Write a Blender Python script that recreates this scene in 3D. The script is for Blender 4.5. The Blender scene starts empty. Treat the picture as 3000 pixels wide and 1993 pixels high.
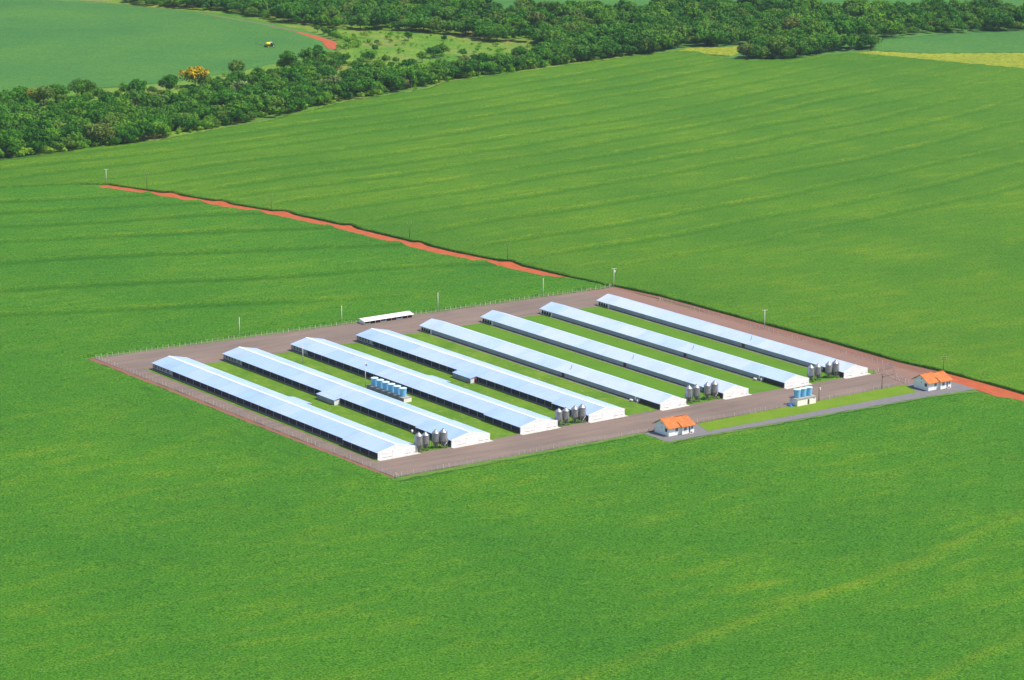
import bpy, math, random
import numpy as np
from mathutils import Matrix, Vector
random.seed(7); RNG = np.random.default_rng(7)
C = bpy.context.scene.collection
S = bpy.context.scene
R = math.radians

# ------------------------------------------------------------------ camera, sky, sun, exposure
cam = bpy.data.cameras.new('camera'); cam.sensor_width = 36.0; cam.lens = 105.62
cam.clip_start = 5.0; cam.clip_end = 30000.0
co = bpy.data.objects.new('camera', cam); C.objects.link(co)
PITCH, ROLL, YAW = R(13.352), R(0.171), R(36.018)
Fv = Vector((math.sin(YAW)*math.cos(PITCH), math.cos(YAW)*math.cos(PITCH), -math.sin(PITCH)))
Rv = Vector((math.cos(YAW), -math.sin(YAW), 0)); Uv = Rv.cross(Fv)
R2 = math.cos(ROLL)*Rv + math.sin(ROLL)*Uv; U2 = -math.sin(ROLL)*Rv + math.cos(ROLL)*Uv
CAM = Vector((-542.5, -823.7, 275.9))
m = Matrix((R2, U2, -Fv)).transposed().to_4x4(); m.translation = CAM
co.matrix_world = m; S.camera = co

SUN_AZ, SUN_EL = R(138), R(59)          # azimuth clockwise from +Y
w = bpy.data.worlds.new('World'); S.world = w; w.use_nodes = True
wn = w.node_tree.nodes; wl = w.node_tree.links
sky = wn.new('ShaderNodeTexSky'); sky.sky_type = 'NISHITA'; sky.sun_disc = False
sky.sun_elevation = SUN_EL; sky.sun_rotation = SUN_AZ; sky.altitude = 400; sky.air_density = 1.0; sky.dust_density = 1.0
bg = wn['Background']; bg.inputs['Strength'].default_value = 0.13
wl.new(sky.outputs[0], bg.inputs[0])
sl = bpy.data.lights.new('sun', 'SUN'); sl.energy = 4.2; sl.angle = R(0.55); sl.color = (1.0, 0.955, 0.89)
so = bpy.data.objects.new('sun', sl); C.objects.link(so)
sd = Vector((math.sin(SUN_AZ)*math.cos(SUN_EL), math.cos(SUN_AZ)*math.cos(SUN_EL), math.sin(SUN_EL)))
so.rotation_euler = sd.to_track_quat('Z', 'Y').to_euler(); so.location = (100, -100, 400)
S.view_settings.view_transform = 'Standard'; S.view_settings.look = 'None'
S.view_settings.exposure = 0.58; S.view_settings.gamma = 1.0

# ------------------------------------------------------------------ materials
def newmat(name):
    mt = bpy.data.materials.new(name); mt.use_nodes = True
    nt = mt.node_tree; return mt, nt, nt.nodes['Principled BSDF']
def coord(nt, scale=(1, 1, 1), rot=0.0, src='Object'):
    tc = nt.nodes.new('ShaderNodeTexCoord'); mp = nt.nodes.new('ShaderNodeMapping')
    mp.inputs['Scale'].default_value = scale; mp.inputs['Rotation'].default_value = (0, 0, rot)
    nt.links.new(tc.outputs[src], mp.inputs[0]); return mp.outputs[0]
def noise(nt, vec, scale, detail=3.0, rough=0.55, dist=0.0):
    n = nt.nodes.new('ShaderNodeTexNoise'); n.inputs['Scale'].default_value = scale
    n.inputs['Detail'].default_value = detail; n.inputs['Roughness'].default_value = rough
    n.inputs['Distortion'].default_value = dist
    nt.links.new(vec, n.inputs['Vector']); return n.outputs[0]
def ramp(nt, fac, stops):
    r = nt.nodes.new('ShaderNodeValToRGB'); e = r.color_ramp.elements
    while len(e) < len(stops): e.new(0.5)
    for k, (p, c) in enumerate(stops):
        e[k].position = p; e[k].color = (c[0], c[1], c[2], 1) if len(c) == 3 else c
    nt.links.new(fac, r.inputs[0]); return r.outputs[0]
def mix(nt, fac, a, b, mode='MIX'):
    n = nt.nodes.new('ShaderNodeMix'); n.data_type = 'RGBA'; n.blend_type = mode
    if isinstance(fac, (int, float)): n.inputs[0].default_value = fac
    else: nt.links.new(fac, n.inputs[0])
    for sck, v in ((n.inputs[6], a), (n.inputs[7], b)):
        if isinstance(v, tuple): sck.default_value = (v[0], v[1], v[2], 1)
        else: nt.links.new(v, sck)
    return n.outputs[2]
def mathn(nt, op, a, b):
    n = nt.nodes.new('ShaderNodeMath'); n.operation = op
    for k, v in enumerate((a, b)):
        if isinstance(v, (int, float)): n.inputs[k].default_value = v
        else: nt.links.new(v, n.inputs[k])
    return n.outputs[0]
def bump(nt, bs, h, strength, distance):
    b = nt.nodes.new('ShaderNodeBump'); b.inputs['Strength'].default_value = strength
    b.inputs['Distance'].default_value = distance
    nt.links.new(h, b.inputs['Height']); nt.links.new(b.outputs[0], bs.inputs['Normal'])
def simple(name, c1, c2=None, scale=1.0, rough=0.8, metal=0.0, vary=0.0, bmp=0.0, vscale=(1, 1, 1), spec=0.3):
    mt, nt, bs = newmat(name); c2 = c2 or tuple(0.8*v for v in c1)
    v = coord(nt, vscale); f = noise(nt, v, scale, 4.0, 0.6)
    col = ramp(nt, f, [(0.32, c2), (0.68, c1)])
    if vary:
        oi = nt.nodes.new('ShaderNodeObjectInfo')
        col = mix(nt, 1.0, col, ramp(nt, oi.outputs['Random'], [(0, (1-vary,)*3), (1, (1.0,)*3)]), 'MULTIPLY')
    nt.links.new(col, bs.inputs['Base Color']); bs.inputs['Roughness'].default_value = rough
    bs.inputs['Metallic'].default_value = metal; bs.inputs['Specular IOR Level'].default_value = spec
    if bmp: bump(nt, bs, f, 0.6, bmp)
    return mt

def crop_mat(name, dark, mid, light, yellow, yel=0.5, grain=1.0, rot=0.0):
    mt, nt, bs = newmat(name)
    v = coord(nt); va = coord(nt, (0.24, 1.0, 1.0), rot); vb = coord(nt, (0.5, 1.0, 1.0), rot)
    big = noise(nt, v, 0.011, 3.0, 0.55)
    streak = noise(nt, va, 0.13, 5.0, 0.66, 0.4)
    med = noise(nt, vb, 0.30, 5.0, 0.72)
    fine = noise(nt, v, 1.35*grain, 4.0, 0.75)
    col = ramp(nt, fine, [(0.40, dark), (0.50, mid), (0.61, light)])
    col = mix(nt, 1.0, col, ramp(nt, big, [(0.30, (0.78, 0.87, 0.95)), (0.70, (1.16, 1.07, 0.92))]), 'MULTIPLY')
    col = mix(nt, 1.0, col, ramp(nt, med, [(0.30, (0.89, 0.92, 0.93)), (0.70, (1.08, 1.05, 1.0))]), 'MULTIPLY')
    yb = mathn(nt, 'MULTIPLY', ramp(nt, streak, [(0.48, (0, 0, 0)), (0.74, (1, 1, 1))]), ramp(nt, big, [(0.38, (0.25,)*3), (0.6, (1,)*3)]))
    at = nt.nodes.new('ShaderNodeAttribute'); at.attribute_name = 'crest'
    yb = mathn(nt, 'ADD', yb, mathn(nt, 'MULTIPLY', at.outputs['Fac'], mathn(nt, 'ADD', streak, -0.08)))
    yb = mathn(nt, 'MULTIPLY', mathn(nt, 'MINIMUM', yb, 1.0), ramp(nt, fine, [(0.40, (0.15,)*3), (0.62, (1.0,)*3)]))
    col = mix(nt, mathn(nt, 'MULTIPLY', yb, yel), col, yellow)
    at2 = nt.nodes.new('ShaderNodeAttribute'); at2.attribute_name = 'lush_shade'  # terrace shadow lines painted as darker, lusher crop, plus wheel tracks
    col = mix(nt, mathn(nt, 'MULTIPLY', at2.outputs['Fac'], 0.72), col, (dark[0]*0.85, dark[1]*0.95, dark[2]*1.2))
    nt.links.new(col, bs.inputs['Base Color']); bs.inputs['Roughness'].default_value = 0.75
    bs.inputs['Specular IOR Level'].default_value = 0.02
    hh = mathn(nt, 'ADD', fine, mathn(nt, 'MULTIPLY', med, 0.8))
    bump(nt, bs, hh, 0.8, 0.6)
    return mt

M = {}
M['crop'] = crop_mat('soy_crop', (0.021, 0.086, 0.008), (0.049, 0.160, 0.013), (0.089, 0.230, 0.021), (0.23, 0.27, 0.018), 0.58, 1.0, R(-8))
M['crop_far'] = crop_mat('soy_crop_far', (0.037, 0.108, 0.009), (0.064, 0.163, 0.013), (0.097, 0.212, 0.018), (0.24, 0.275, 0.018), 0.60, 0.8, R(-8))
M['crop_teal'] = crop_mat('soy_crop_teal', (0.046, 0.132, 0.030), (0.060, 0.163, 0.037), (0.078, 0.192, 0.040), (0.11, 0.20, 0.04), 0.3, 0.5, R(-20))
M['crop_yellow'] = crop_mat('ripe_crop', (0.105, 0.185, 0.020), (0.215, 0.250, 0.024), (0.31, 0.30, 0.032), (0.38, 0.32, 0.03), 0.7, 0.35, R(-20))
M['earth'] = simple('red_earth', (0.40, 0.086, 0.026), (0.29, 0.062, 0.020), 0.5, 0.95, vary=0, bmp=0.1, vscale=(1, .35, 1))
M['track'] = simple('brown_track', (0.215, 0.098, 0.062), (0.165, 0.075, 0.047), 0.35, 0.95, bmp=0.05, vscale=(2.4, .16, 1))
M['verge'] = simple('verge_grass', (0.105, 0.19, 0.016), (0.055, 0.14, 0.012), 0.35, 0.9, bmp=0.2)
M['meadow'] = None
M['white'] = simple('white_paint', (0.82, 0.80, 0.76), (0.70, 0.675, 0.63), 0.8, 0.6)
M['cream'] = simple('cream_wall', (0.90, 0.82, 0.71), (0.82, 0.73, 0.61), 0.9, 0.8)
M['concrete'] = simple('concrete', (0.36, 0.33, 0.31), (0.24, 0.22, 0.205), 0.9, 0.9)
M['pale_concrete'] = simple('pale_concrete', (0.56, 0.49, 0.44), (0.40, 0.34, 0.30), 0.7, 0.9)
M['apron'] = simple('worn_apron', (0.52, 0.42, 0.30), (0.36, 0.27, 0.18), 0.6, 0.95)
M['dark'] = simple('dark_curtain', (0.022, 0.026, 0.045), (0.016, 0.019, 0.034), 0.5, 0.7)
M['frame'] = simple('grey_post', (0.34, 0.35, 0.39), None, 1, 0.7)
M['lowwall'] = simple('stained_low_wall', (0.165, 0.085, 0.078), (0.12, 0.06, 0.055), 0.6, 0.9)
M['greywall'] = simple('grey_wall', (0.34, 0.335, 0.35), (0.25, 0.245, 0.255), 0.5, 0.85)
M['curtain'] = simple('slate_curtain', (0.36, 0.395, 0.42), (0.31, 0.33, 0.35), 0.25, 0.75, vary=0.14)
M['black'] = simple('black_panel', (0.030, 0.024, 0.022), None, 1, 0.7)
M['brown'] = simple('dark_brown_sheet', (0.050, 0.036, 0.030), None, 0.5, 0.7)
M['reddoor'] = simple('red_door', (0.55, 0.035, 0.045), None, 1, 0.55)
M['maroon'] = simple('maroon_door', (0.19, 0.045, 0.050), None, 1, 0.6)
M['blue'] = simple('blue_tank', (0.20, 0.50, 0.72), (0.15, 0.42, 0.64), 1.2, 0.45, spec=0.5)
M['tanklid'] = simple('pale_tank_lid', (0.52, 0.64, 0.64), None, 1, 0.55)
M['steel'] = simple('galvanised_steel', (0.36, 0.36, 0.355), (0.27, 0.27, 0.265), 0.9, 0.42, metal=0.55, vscale=(1, 1, .25))
M['darksteel'] = simple('dull_steel', (0.23, 0.225, 0.21), None, 1, 0.55, metal=0.4)
M['glass'] = simple('dark_glass', (0.035, 0.055, 0.075), None, 1, 0.12, spec=0.6)
M['bluedoor'] = simple('blue_door', (0.025, 0.13, 0.26), None, 1, 0.5)
M['bluetarp'] = simple('blue_tarp', (0.03, 0.14, 0.50), None, 1, 0.5)
M['housewall'] = simple('house_paint', (0.86, 0.86, 0.81), (0.78, 0.78, 0.73), 0.8, 0.8)
M['timber'] = simple('weathered_timber', (0.30, 0.235, 0.19), (0.19, 0.145, 0.115), 1.5, 0.9)
M['darkwood'] = simple('dark_wood', (0.115, 0.085, 0.070), None, 1.5, 0.9)
M['poleconc'] = simple('concrete_pole', (0.62, 0.60, 0.54), (0.52, 0.49, 0.44), 0.6, 0.85)
M['post'] = simple('fence_concrete', (0.66, 0.57, 0.52), (0.52, 0.44, 0.40), 0.9, 0.9, vary=0.25)
M['wire'] = simple('fence_wire', (0.30, 0.27, 0.25), None, 1, 0.6, metal=0.5)
M['shedroof'] = simple('cement_sheet_roof', (0.74, 0.71, 0.66), (0.64, 0.61, 0.56), 0.5, 0.8)
M['path'] = simple('grey_paving', (0.168, 0.153, 0.152), (0.14, 0.128, 0.13), 0.5, 0.9, bmp=0.03)
M['yellow'] = simple('yellow_paint', (0.85, 0.62, 0.02), None, 1, 0.4)
M['green'] = simple('green_paint', (0.02, 0.16, 0.05), None, 1, 0.4)
M['rubber'] = simple('rubber', (0.02, 0.02, 0.02), None, 1, 0.8)
M['terracotta'] = simple('planter', (0.65, 0.25, 0.08), None, 1, 0.8)
M['bark'] = simple('bark', (0.16, 0.125, 0.095), (0.085, 0.065, 0.05), 2.0, 0.95)

def roof_metal(name, tint, rough):
    mt, nt, bs = newmat(name)
    v = coord(nt, (0.10, 1.6, 1.0)); v2 = coord(nt)
    a = noise(nt, v, 1.0, 3.0, 0.6); b = noise(nt, v2, 0.10, 4.0, 0.6)
    col = ramp(nt, a, [(0.3, tuple(c*0.93 for c in tint)), (0.7, tint)])
    col = mix(nt, 1.0, col, ramp(nt, b, [(0.28, (0.84, 0.87, 0.90)), (0.55, (1, 1, 1))]), 'MULTIPLY')
    oi = nt.nodes.new('ShaderNodeObjectInfo')
    col = mix(nt, 1.0, col, ramp(nt, oi.outputs['Random'], [(0, (0.86, 0.92, 0.97)), (1, (1.06, 1.0, 1.0))]), 'MULTIPLY')
    nt.links.new(col, bs.inputs['Base Color'])
    bs.inputs['Metallic'].default_value = 0.0; bs.inputs['Specular IOR Level'].default_value = 0.25; bs.inputs['Roughness'].default_value = rough
    return mt
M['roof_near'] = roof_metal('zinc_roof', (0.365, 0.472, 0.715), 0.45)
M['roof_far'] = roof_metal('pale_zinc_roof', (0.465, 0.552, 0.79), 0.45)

def tile_mat():
    mt, nt, bs = newmat('clay_tiles')
    v = coord(nt); a = noise(nt, v, 1.1, 5.0, 0.72); b = noise(nt, v, 6.0, 2.0, 0.6)
    col = ramp(nt, a, [(0.34, (0.36, 0.085, 0.018)), (0.5, (0.53, 0.145, 0.026)), (0.75, (0.66, 0.235, 0.05))])
    col = mix(nt, 1.0, col, ramp(nt, b, [(0.3, (0.8,)*3), (0.7, (1.05,)*3)]), 'MULTIPLY')
    nt.links.new(col, bs.inputs['Base Color']); bs.inputs['Roughness'].default_value = 0.85
    wv = nt.nodes.new('ShaderNodeTexWave'); wv.bands_direction = 'X'; wv.inputs['Scale'].default_value = 1.3
    nt.links.new(v, wv.inputs['Vector']); bump(nt, bs, wv.outputs['Fac'], 0.6, 0.06)
    return mt
M['tiles'] = tile_mat()

def yard_mat():
    mt, nt, bs = newmat('packed_gravel')
    v = coord(nt); vs = coord(nt, (0.10, 0.9, 1))
    a = noise(nt, v, 0.035, 3.0, 0.5); b = noise(nt, vs, 0.32, 3.0, 0.6); c = noise(nt, v, 1.8, 3.0, 0.7)
    col = ramp(nt, a, [(0.3, (0.1656, 0.1267, 0.106)), (0.7, (0.2017, 0.1498, 0.1209))])
    col = mix(nt, 1.0, col, ramp(nt, b, [(0.3, (0.83,)*3), (0.7, (1.12, 1.09, 1.06))]), 'MULTIPLY')
    col = mix(nt, 1.0, col, ramp(nt, c, [(0.3, (0.90,)*3), (0.7, (1.07,)*3)]), 'MULTIPLY')
    sx = nt.nodes.new('ShaderNodeSeparateXYZ'); tc = nt.nodes.new('ShaderNodeTexCoord'); nt.links.new(tc.outputs['Object'], sx.inputs[0])
    red = ramp(nt, mathn(nt, 'MULTIPLY', mathn(nt, 'ADD', sx.outputs['X'], -214.0), 1/16), [(0, (0,)*3), (1, (0.75,)*3)])
    col = mix(nt, red, col, (0.23, 0.125, 0.09))
    st = noise(nt, v, 0.09, 5.0, 0.7, 0.6)
    col = mix(nt, ramp(nt, st, [(0.56, (0,)*3), (0.72, (0.55,)*3)]), col, (0.215, 0.135, 0.100))
    nt.links.new(col, bs.inputs['Base Color']); bs.inputs['Roughness'].default_value = 0.95
    bs.inputs['Specular IOR Level'].default_value = 0.1; bump(nt, bs, c, 0.4, 0.04); return mt
M['yard'] = yard_mat()

def lawn_mat(name, a1, a2, pale, amt):
    mt, nt, bs = newmat(name); v = coord(nt)
    a = noise(nt, v, 0.10, 3.0, 0.6); b = noise(nt, v, 0.45, 4.0, 0.65); c = noise(nt, v, 2.2, 2.0, 0.7)
    col = ramp(nt, a, [(0.3, a1), (0.7, a2)])
    col = mix(nt, mathn(nt, 'MULTIPLY', ramp(nt, b, [(0.56, (0,)*3), (0.74, (1,)*3)]), amt), col, pale)
    col = mix(nt, 1.0, col, ramp(nt, c, [(0.3, (0.82,)*3), (0.7, (1.12,)*3)]), 'MULTIPLY')
    nt.links.new(col, bs.inputs['Base Color']); bs.inputs['Roughness'].default_value = 0.9
    bs.inputs['Specular IOR Level'].default_value = 0.1; bump(nt, bs, c, 0.5, 0.1); return mt
M['lawn'] = lawn_mat('barn_lawn', (0.066, 0.155, 0.010), (0.115, 0.205, 0.016), (0.26, 0.27, 0.07), 0.85)
M['lawn_clean'] = lawn_mat('even_lawn', (0.074, 0.170, 0.011), (0.092, 0.192, 0.013), (0.13, 0.22, 0.022), 0.3)
M['lawn_bright'] = lawn_mat('bright_lawn', (0.108, 0.190, 0.010), (0.138, 0.222, 0.014), (0.17, 0.25, 0.026), 0.4)
def meadow_mat():
    mt, nt, bs = newmat('rough_meadow'); v = coord(nt); va = coord(nt, (1.0, 0.45, 1), R(35))
    a = noise(nt, v, 0.022, 4.0, 0.6); b = noise(nt, va, 0.11, 4.0, 0.7); c = noise(nt, v, 0.55, 3.0, 0.75)
    col = ramp(nt, a, [(0.30, (0.0708, 0.1947, 0.0198)), (0.45, (0.1298, 0.2419, 0.0242)), (0.58, (0.1829, 0.2419, 0.0440)), (0.72, (0.2360, 0.2124, 0.0715))])
    col = mix(nt, 1.0, col, ramp(nt, b, [(0.30, (0.66, 0.78, 0.80)), (0.70, (1.22, 1.12, 1.0))]), 'MULTIPLY')
    col = mix(nt, 1.0, col, ramp(nt, c, [(0.36, (0.62, 0.70, 0.70)), (0.66, (1.25, 1.18, 1.05))]), 'MULTIPLY')
    nt.links.new(col, bs.inputs['Base Color']); bs.inputs['Roughness'].default_value = 0.9
    bs.inputs['Specular IOR Level'].default_value = 0.1; bump(nt, bs, mathn(nt, 'ADD', b, c), 0.9, 1.2); return mt
M['meadow'] = meadow_mat()
M['ground'] = lawn_mat('open_land', (0.060, 0.150, 0.030), (0.085, 0.195, 0.035), (0.13, 0.20, 0.05), 0.4)

def leaf_mat(name, stops, spread=1.0):
    mt, nt, bs = newmat(name)
    oi = nt.nodes.new('ShaderNodeObjectInfo')
    col = ramp(nt, oi.outputs['Random'], stops)
    v = coord(nt); f = noise(nt, v, 0.45, 3.0, 0.6); g = noise(nt, v, 2.6, 2.0, 0.6)
    col = mix(nt, 1.0, col, ramp(nt, f, [(0.30, (0.52, 0.58, 0.66)), (0.70, (1.42, 1.34, 1.05))]), 'MULTIPLY')
    col = mix(nt, 1.0, col, ramp(nt, g, [(0.30, (0.75,)*3), (0.70, (1.2,)*3)]), 'MULTIPLY')
    nt.links.new(col, bs.inputs['Base Color']); bs.inputs['Roughness'].default_value = 0.6
    bs.inputs['Specular IOR Level'].default_value = 0.04; return mt
M['leaf'] = leaf_mat('foliage', [(0.0, (0.0326, 0.1289, 0.0109)), (0.22, (0.0472, 0.1686, 0.0128)), (0.45, (0.0651, 0.2033, 0.0148)), (0.62, (0.0692, 0.1785, 0.0207)),
                                (0.82, (0.1099, 0.2628, 0.0178)), (0.955, (0.1058, 0.1884, 0.0271)), (0.985, (0.1384, 0.1636, 0.0394)), (1.0, (0.1791, 0.2578, 0.0789))])
M['leaf_light'] = leaf_mat('shrub_foliage', [(0.0, (0.1180, 0.2965, 0.0163)), (0.5, (0.1770, 0.3739, 0.0206)), (1.0, (0.2478, 0.3867, 0.0380))])
M['blossom'] = leaf_mat('yellow_blossom', [(0.0, (0.40, 0.285, 0.012)), (1.0, (0.44, 0.325, 0.016))])

# ------------------------------------------------------------------ mesh helpers
class MB:
    def __init__(s): s.v = []; s.f = []
    def pts(s, vs, fs):
        n = len(s.v); s.v += [tuple(p) for p in vs]; s.f += [tuple(n+i for i in f) for f in fs]; return s
    def hexa(s, p):       # 8 points: bottom 4 ccw, top 4 ccw
        return s.pts(p, [(3, 2, 1, 0), (4, 5, 6, 7), (0, 1, 5, 4), (1, 2, 6, 5), (2, 3, 7, 6), (3, 0, 4, 7)])
    def box(s, x0, x1, y0, y1, z0, z1):
        return s.hexa([(x0, y0, z0), (x1, y0, z0), (x1, y1, z0), (x0, y1, z0), (x0, y0, z1), (x1, y0, z1), (x1, y1, z1), (x0, y1, z1)])
    def lathe(s, prof, n=20, cx=0, cy=0, capb=True, capt=True):
        vs = []; fs = []
        for r, z in prof:
            for k in range(n):
                a = 2*math.pi*k/n; vs.append((cx+r*math.cos(a), cy+r*math.sin(a), z))
        for j in range(len(prof)-1):
            for k in range(n):
                k2 = (k+1) % n; fs.append((j*n+k, j*n+k2, (j+1)*n+k2, (j+1)*n+k))
        if capb: fs.append(tuple(range(n-1, -1, -1)))
        if capt: fs.append(tuple((len(prof)-1)*n+k for k in range(n)))
        return s.pts(vs, fs)
    def tube(s, path, rads, n=6):
        path = [Vector(p) for p in path]; vs = []; fs = []
        if isinstance(rads, (int, float)): rads = [rads]*len(path)
        for i, p in enumerate(path):
            d = (path[min(i+1, len(path)-1)]-path[max(i-1, 0)]).normalized()
            a = Vector((0, 0, 1)) if abs(d.z) < 0.9 else Vector((1, 0, 0))
            e1 = d.cross(a).normalized(); e2 = d.cross(e1)
            for k in range(n):
                t = 2*math.pi*k/n; vs.append(p+rads[i]*(math.cos(t)*e1+math.sin(t)*e2))
        for i in range(len(path)-1):
            for k in range(n):
                k2 = (k+1) % n; fs.append((i*n+k, (i+1)*n+k, (i+1)*n+k2, i*n+k2))
        fs.append(tuple(range(n))); fs.append(tuple((len(path)-1)*n+k for k in range(n-1, -1, -1)))
        return s.pts(vs, fs)
    def mesh(s, name, mat, smooth=False):
        me = bpy.data.meshes.new(name); me.from_pydata(s.v, [], s.f); me.materials.append(mat)
        if smooth: me.polygons.foreach_set('use_smooth', [True]*len(me.polygons))
        me.update(); return me
    def build(s, name, mat, parent=None, loc=(0, 0, 0), smooth=False):
        return link(name, s.mesh(name, M[mat] if isinstance(mat, str) else mat, smooth), parent, loc)
def link(name, me, parent=None, loc=(0, 0, 0)):
    o = bpy.data.objects.new(name, me); C.objects.link(o); o.parent = parent; o.location = loc; return o
def tag(o, label=None, cat=None, group=None, kind=None):
    if label: o['label'] = label
    if cat: o['category'] = cat
    if group: o['group'] = group
    if kind: o['kind'] = kind
    return o
def empty(name, loc, label, cat, group=None, rz=0):
    o = bpy.data.objects.new(name, None); C.objects.link(o); o.location = loc; o.rotation_euler.z = rz
    o.empty_display_size = 0.5
    return tag(o, label, cat, group)
def copy_thing(src, loc, label, group=None, rz=None, scale=None):
    c = src.copy(); C.objects.link(c); c.location = loc
    if rz is not None: c.rotation_euler.z = rz
    if scale is not None: c.scale = scale
    c['label'] = label
    if group: c['group'] = group
    for ch in src.children:
        k = ch.copy(); C.objects.link(k); k.parent = c
        for g in ch.children:
            q = g.copy(); C.objects.link(q); q.parent = k
    return c
def wall(axis, at, t, u0, u1, z0, z1, holes):
    """flat wall with real openings. axis 'x': runs along x at y in [at, at+t]; 'y': runs along y at x in [at, at+t]"""
    us = sorted({u0, u1, *[h[0] for h in holes], *[h[1] for h in holes]}); zs = sorted({z0, z1, *[h[2] for h in holes], *[h[3] for h in holes]})
    def solid(i, j):
        if i < 0 or j < 0 or i >= len(us)-1 or j >= len(zs)-1: return False
        u = (us[i]+us[i+1])/2; z = (zs[j]+zs[j+1])/2
        return not any(h[0] < u < h[1] and h[2] < z < h[3] for h in holes)
    P = (lambda u, d, z: (u, at+d, z)) if axis == 'x' else (lambda u, d, z: (at+d, u, z))
    b = MB()
    for i in range(len(us)-1):
        for j in range(len(zs)-1):
            if not solid(i, j): continue
            a, c, e, g = us[i], us[i+1], zs[j], zs[j+1]
            b.pts([P(a, 0, e), P(c, 0, e), P(c, 0, g), P(a, 0, g)], [(0, 1, 2, 3)])
            b.pts([P(a, t, e), P(c, t, e), P(c, t, g), P(a, t, g)], [(3, 2, 1, 0)])
            if not solid(i-1, j): b.pts([P(a, 0, e), P(a, t, e), P(a, t, g), P(a, 0, g)], [(3, 2, 1, 0)])
            if not solid(i+1, j): b.pts([P(c, 0, e), P(c, t, e), P(c, t, g), P(c, 0, g)], [(0, 1, 2, 3)])
            if not solid(i, j-1): b.pts([P(a, 0, e), P(c, 0, e), P(c, t, e), P(a, t, e)], [(3, 2, 1, 0)])
            if not solid(i, j+1): b.pts([P(a, 0, g), P(c, 0, g), P(c, t, g), P(a, t, g)], [(0, 1, 2, 3)])
    return b

# ------------------------------------------------------------------ land
def inpoly(x, y, poly):
    r = np.zeros(np.shape(x), bool); n = len(poly); j = n-1
    for i in range(n):
        xi, yi = poly[i]; xj, yj = poly[j]
        c = ((yi > y) != (yj > y)) & (x < (xj-xi)*(y-yi)/(yj-yi+1e-12)+xi); r ^= c; j = i
    return r
def sstep(t, a, b):
    u = np.clip((t-a)/(b-a), 0, 1); return u*u*(3-2*u)
ROADC = [(60, 552), (124, 533), (160, 520), (172, 510), (180, 486), (189, 458), (197, 425), (207, 388), (212, 352), (215.5, 312), (219, 272), (225.5, 236), (228, 210), (230, 190), (231.5, 176)]
_ry = np.array([p[1] for p in ROADC][::-1]); _rx = np.array([p[0] for p in ROADC][::-1])
def roadx(y): return np.interp(y, _ry, _rx)
LEFT = [268, 322, 382, 433, 473, 510, 540]
RIGHT = [205, 240, 275, 315, 357, 388, 418, 447, 470, 497, 527, 557, 581, 605, 633]
NEAR = [-204, -272]
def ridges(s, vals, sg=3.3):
    h = np.zeros(np.shape(s)); lush_shade = np.zeros(np.shape(s))
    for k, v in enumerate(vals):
        h = h + np.exp(-((s-v)/sg)**2); lush_shade = lush_shade + np.exp(-((s-v+1.5*sg)/(0.72*sg))**2)  # dark band beside each ridge: its shadow put into the crop colour
    return h, lush_shade
_ph = RNG.uniform(0, 6.28, (40,)); _an = RNG.uniform(0, 6.28, (40,))
def fbm(x, y, lam, n=10, off=0):
    r = np.zeros(np.shape(x))
    for k in range(n):
        l = lam*(0.6+0.9*((k*0.618) % 1)); a = _an[(k+off) % 40]
        r = r+np.sin(2*math.pi*(x*math.cos(a)+y*math.sin(a))/l+_ph[(k+off) % 40])
    return r/math.sqrt(n)
def relief(x, y):
    """height, crest, lush of the ploughed terraces"""
    wob = 2.2*fbm(x, y, 120, 6)
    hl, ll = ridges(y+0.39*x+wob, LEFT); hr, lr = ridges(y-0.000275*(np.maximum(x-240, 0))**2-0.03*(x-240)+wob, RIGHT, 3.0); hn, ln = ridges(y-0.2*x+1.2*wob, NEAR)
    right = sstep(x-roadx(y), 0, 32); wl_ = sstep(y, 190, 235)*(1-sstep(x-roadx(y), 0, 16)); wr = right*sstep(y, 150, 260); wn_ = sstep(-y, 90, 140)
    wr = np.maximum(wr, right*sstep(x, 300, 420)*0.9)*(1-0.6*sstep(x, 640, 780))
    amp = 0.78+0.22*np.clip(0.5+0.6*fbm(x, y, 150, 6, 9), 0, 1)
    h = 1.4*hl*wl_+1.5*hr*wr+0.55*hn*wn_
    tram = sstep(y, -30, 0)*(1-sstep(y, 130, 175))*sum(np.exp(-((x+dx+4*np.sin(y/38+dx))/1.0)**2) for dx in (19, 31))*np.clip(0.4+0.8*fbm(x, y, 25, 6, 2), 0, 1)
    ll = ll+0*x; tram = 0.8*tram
    return h*amp, (0.6*hl*wl_+0.9*hr*wr*amp+1.5*hn*wn_)*amp, (1.0*ll*wl_+1.0*lr*wr)*amp+tram  # last value: painted terrace shade and lusher growth, with wheel tracks added

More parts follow.
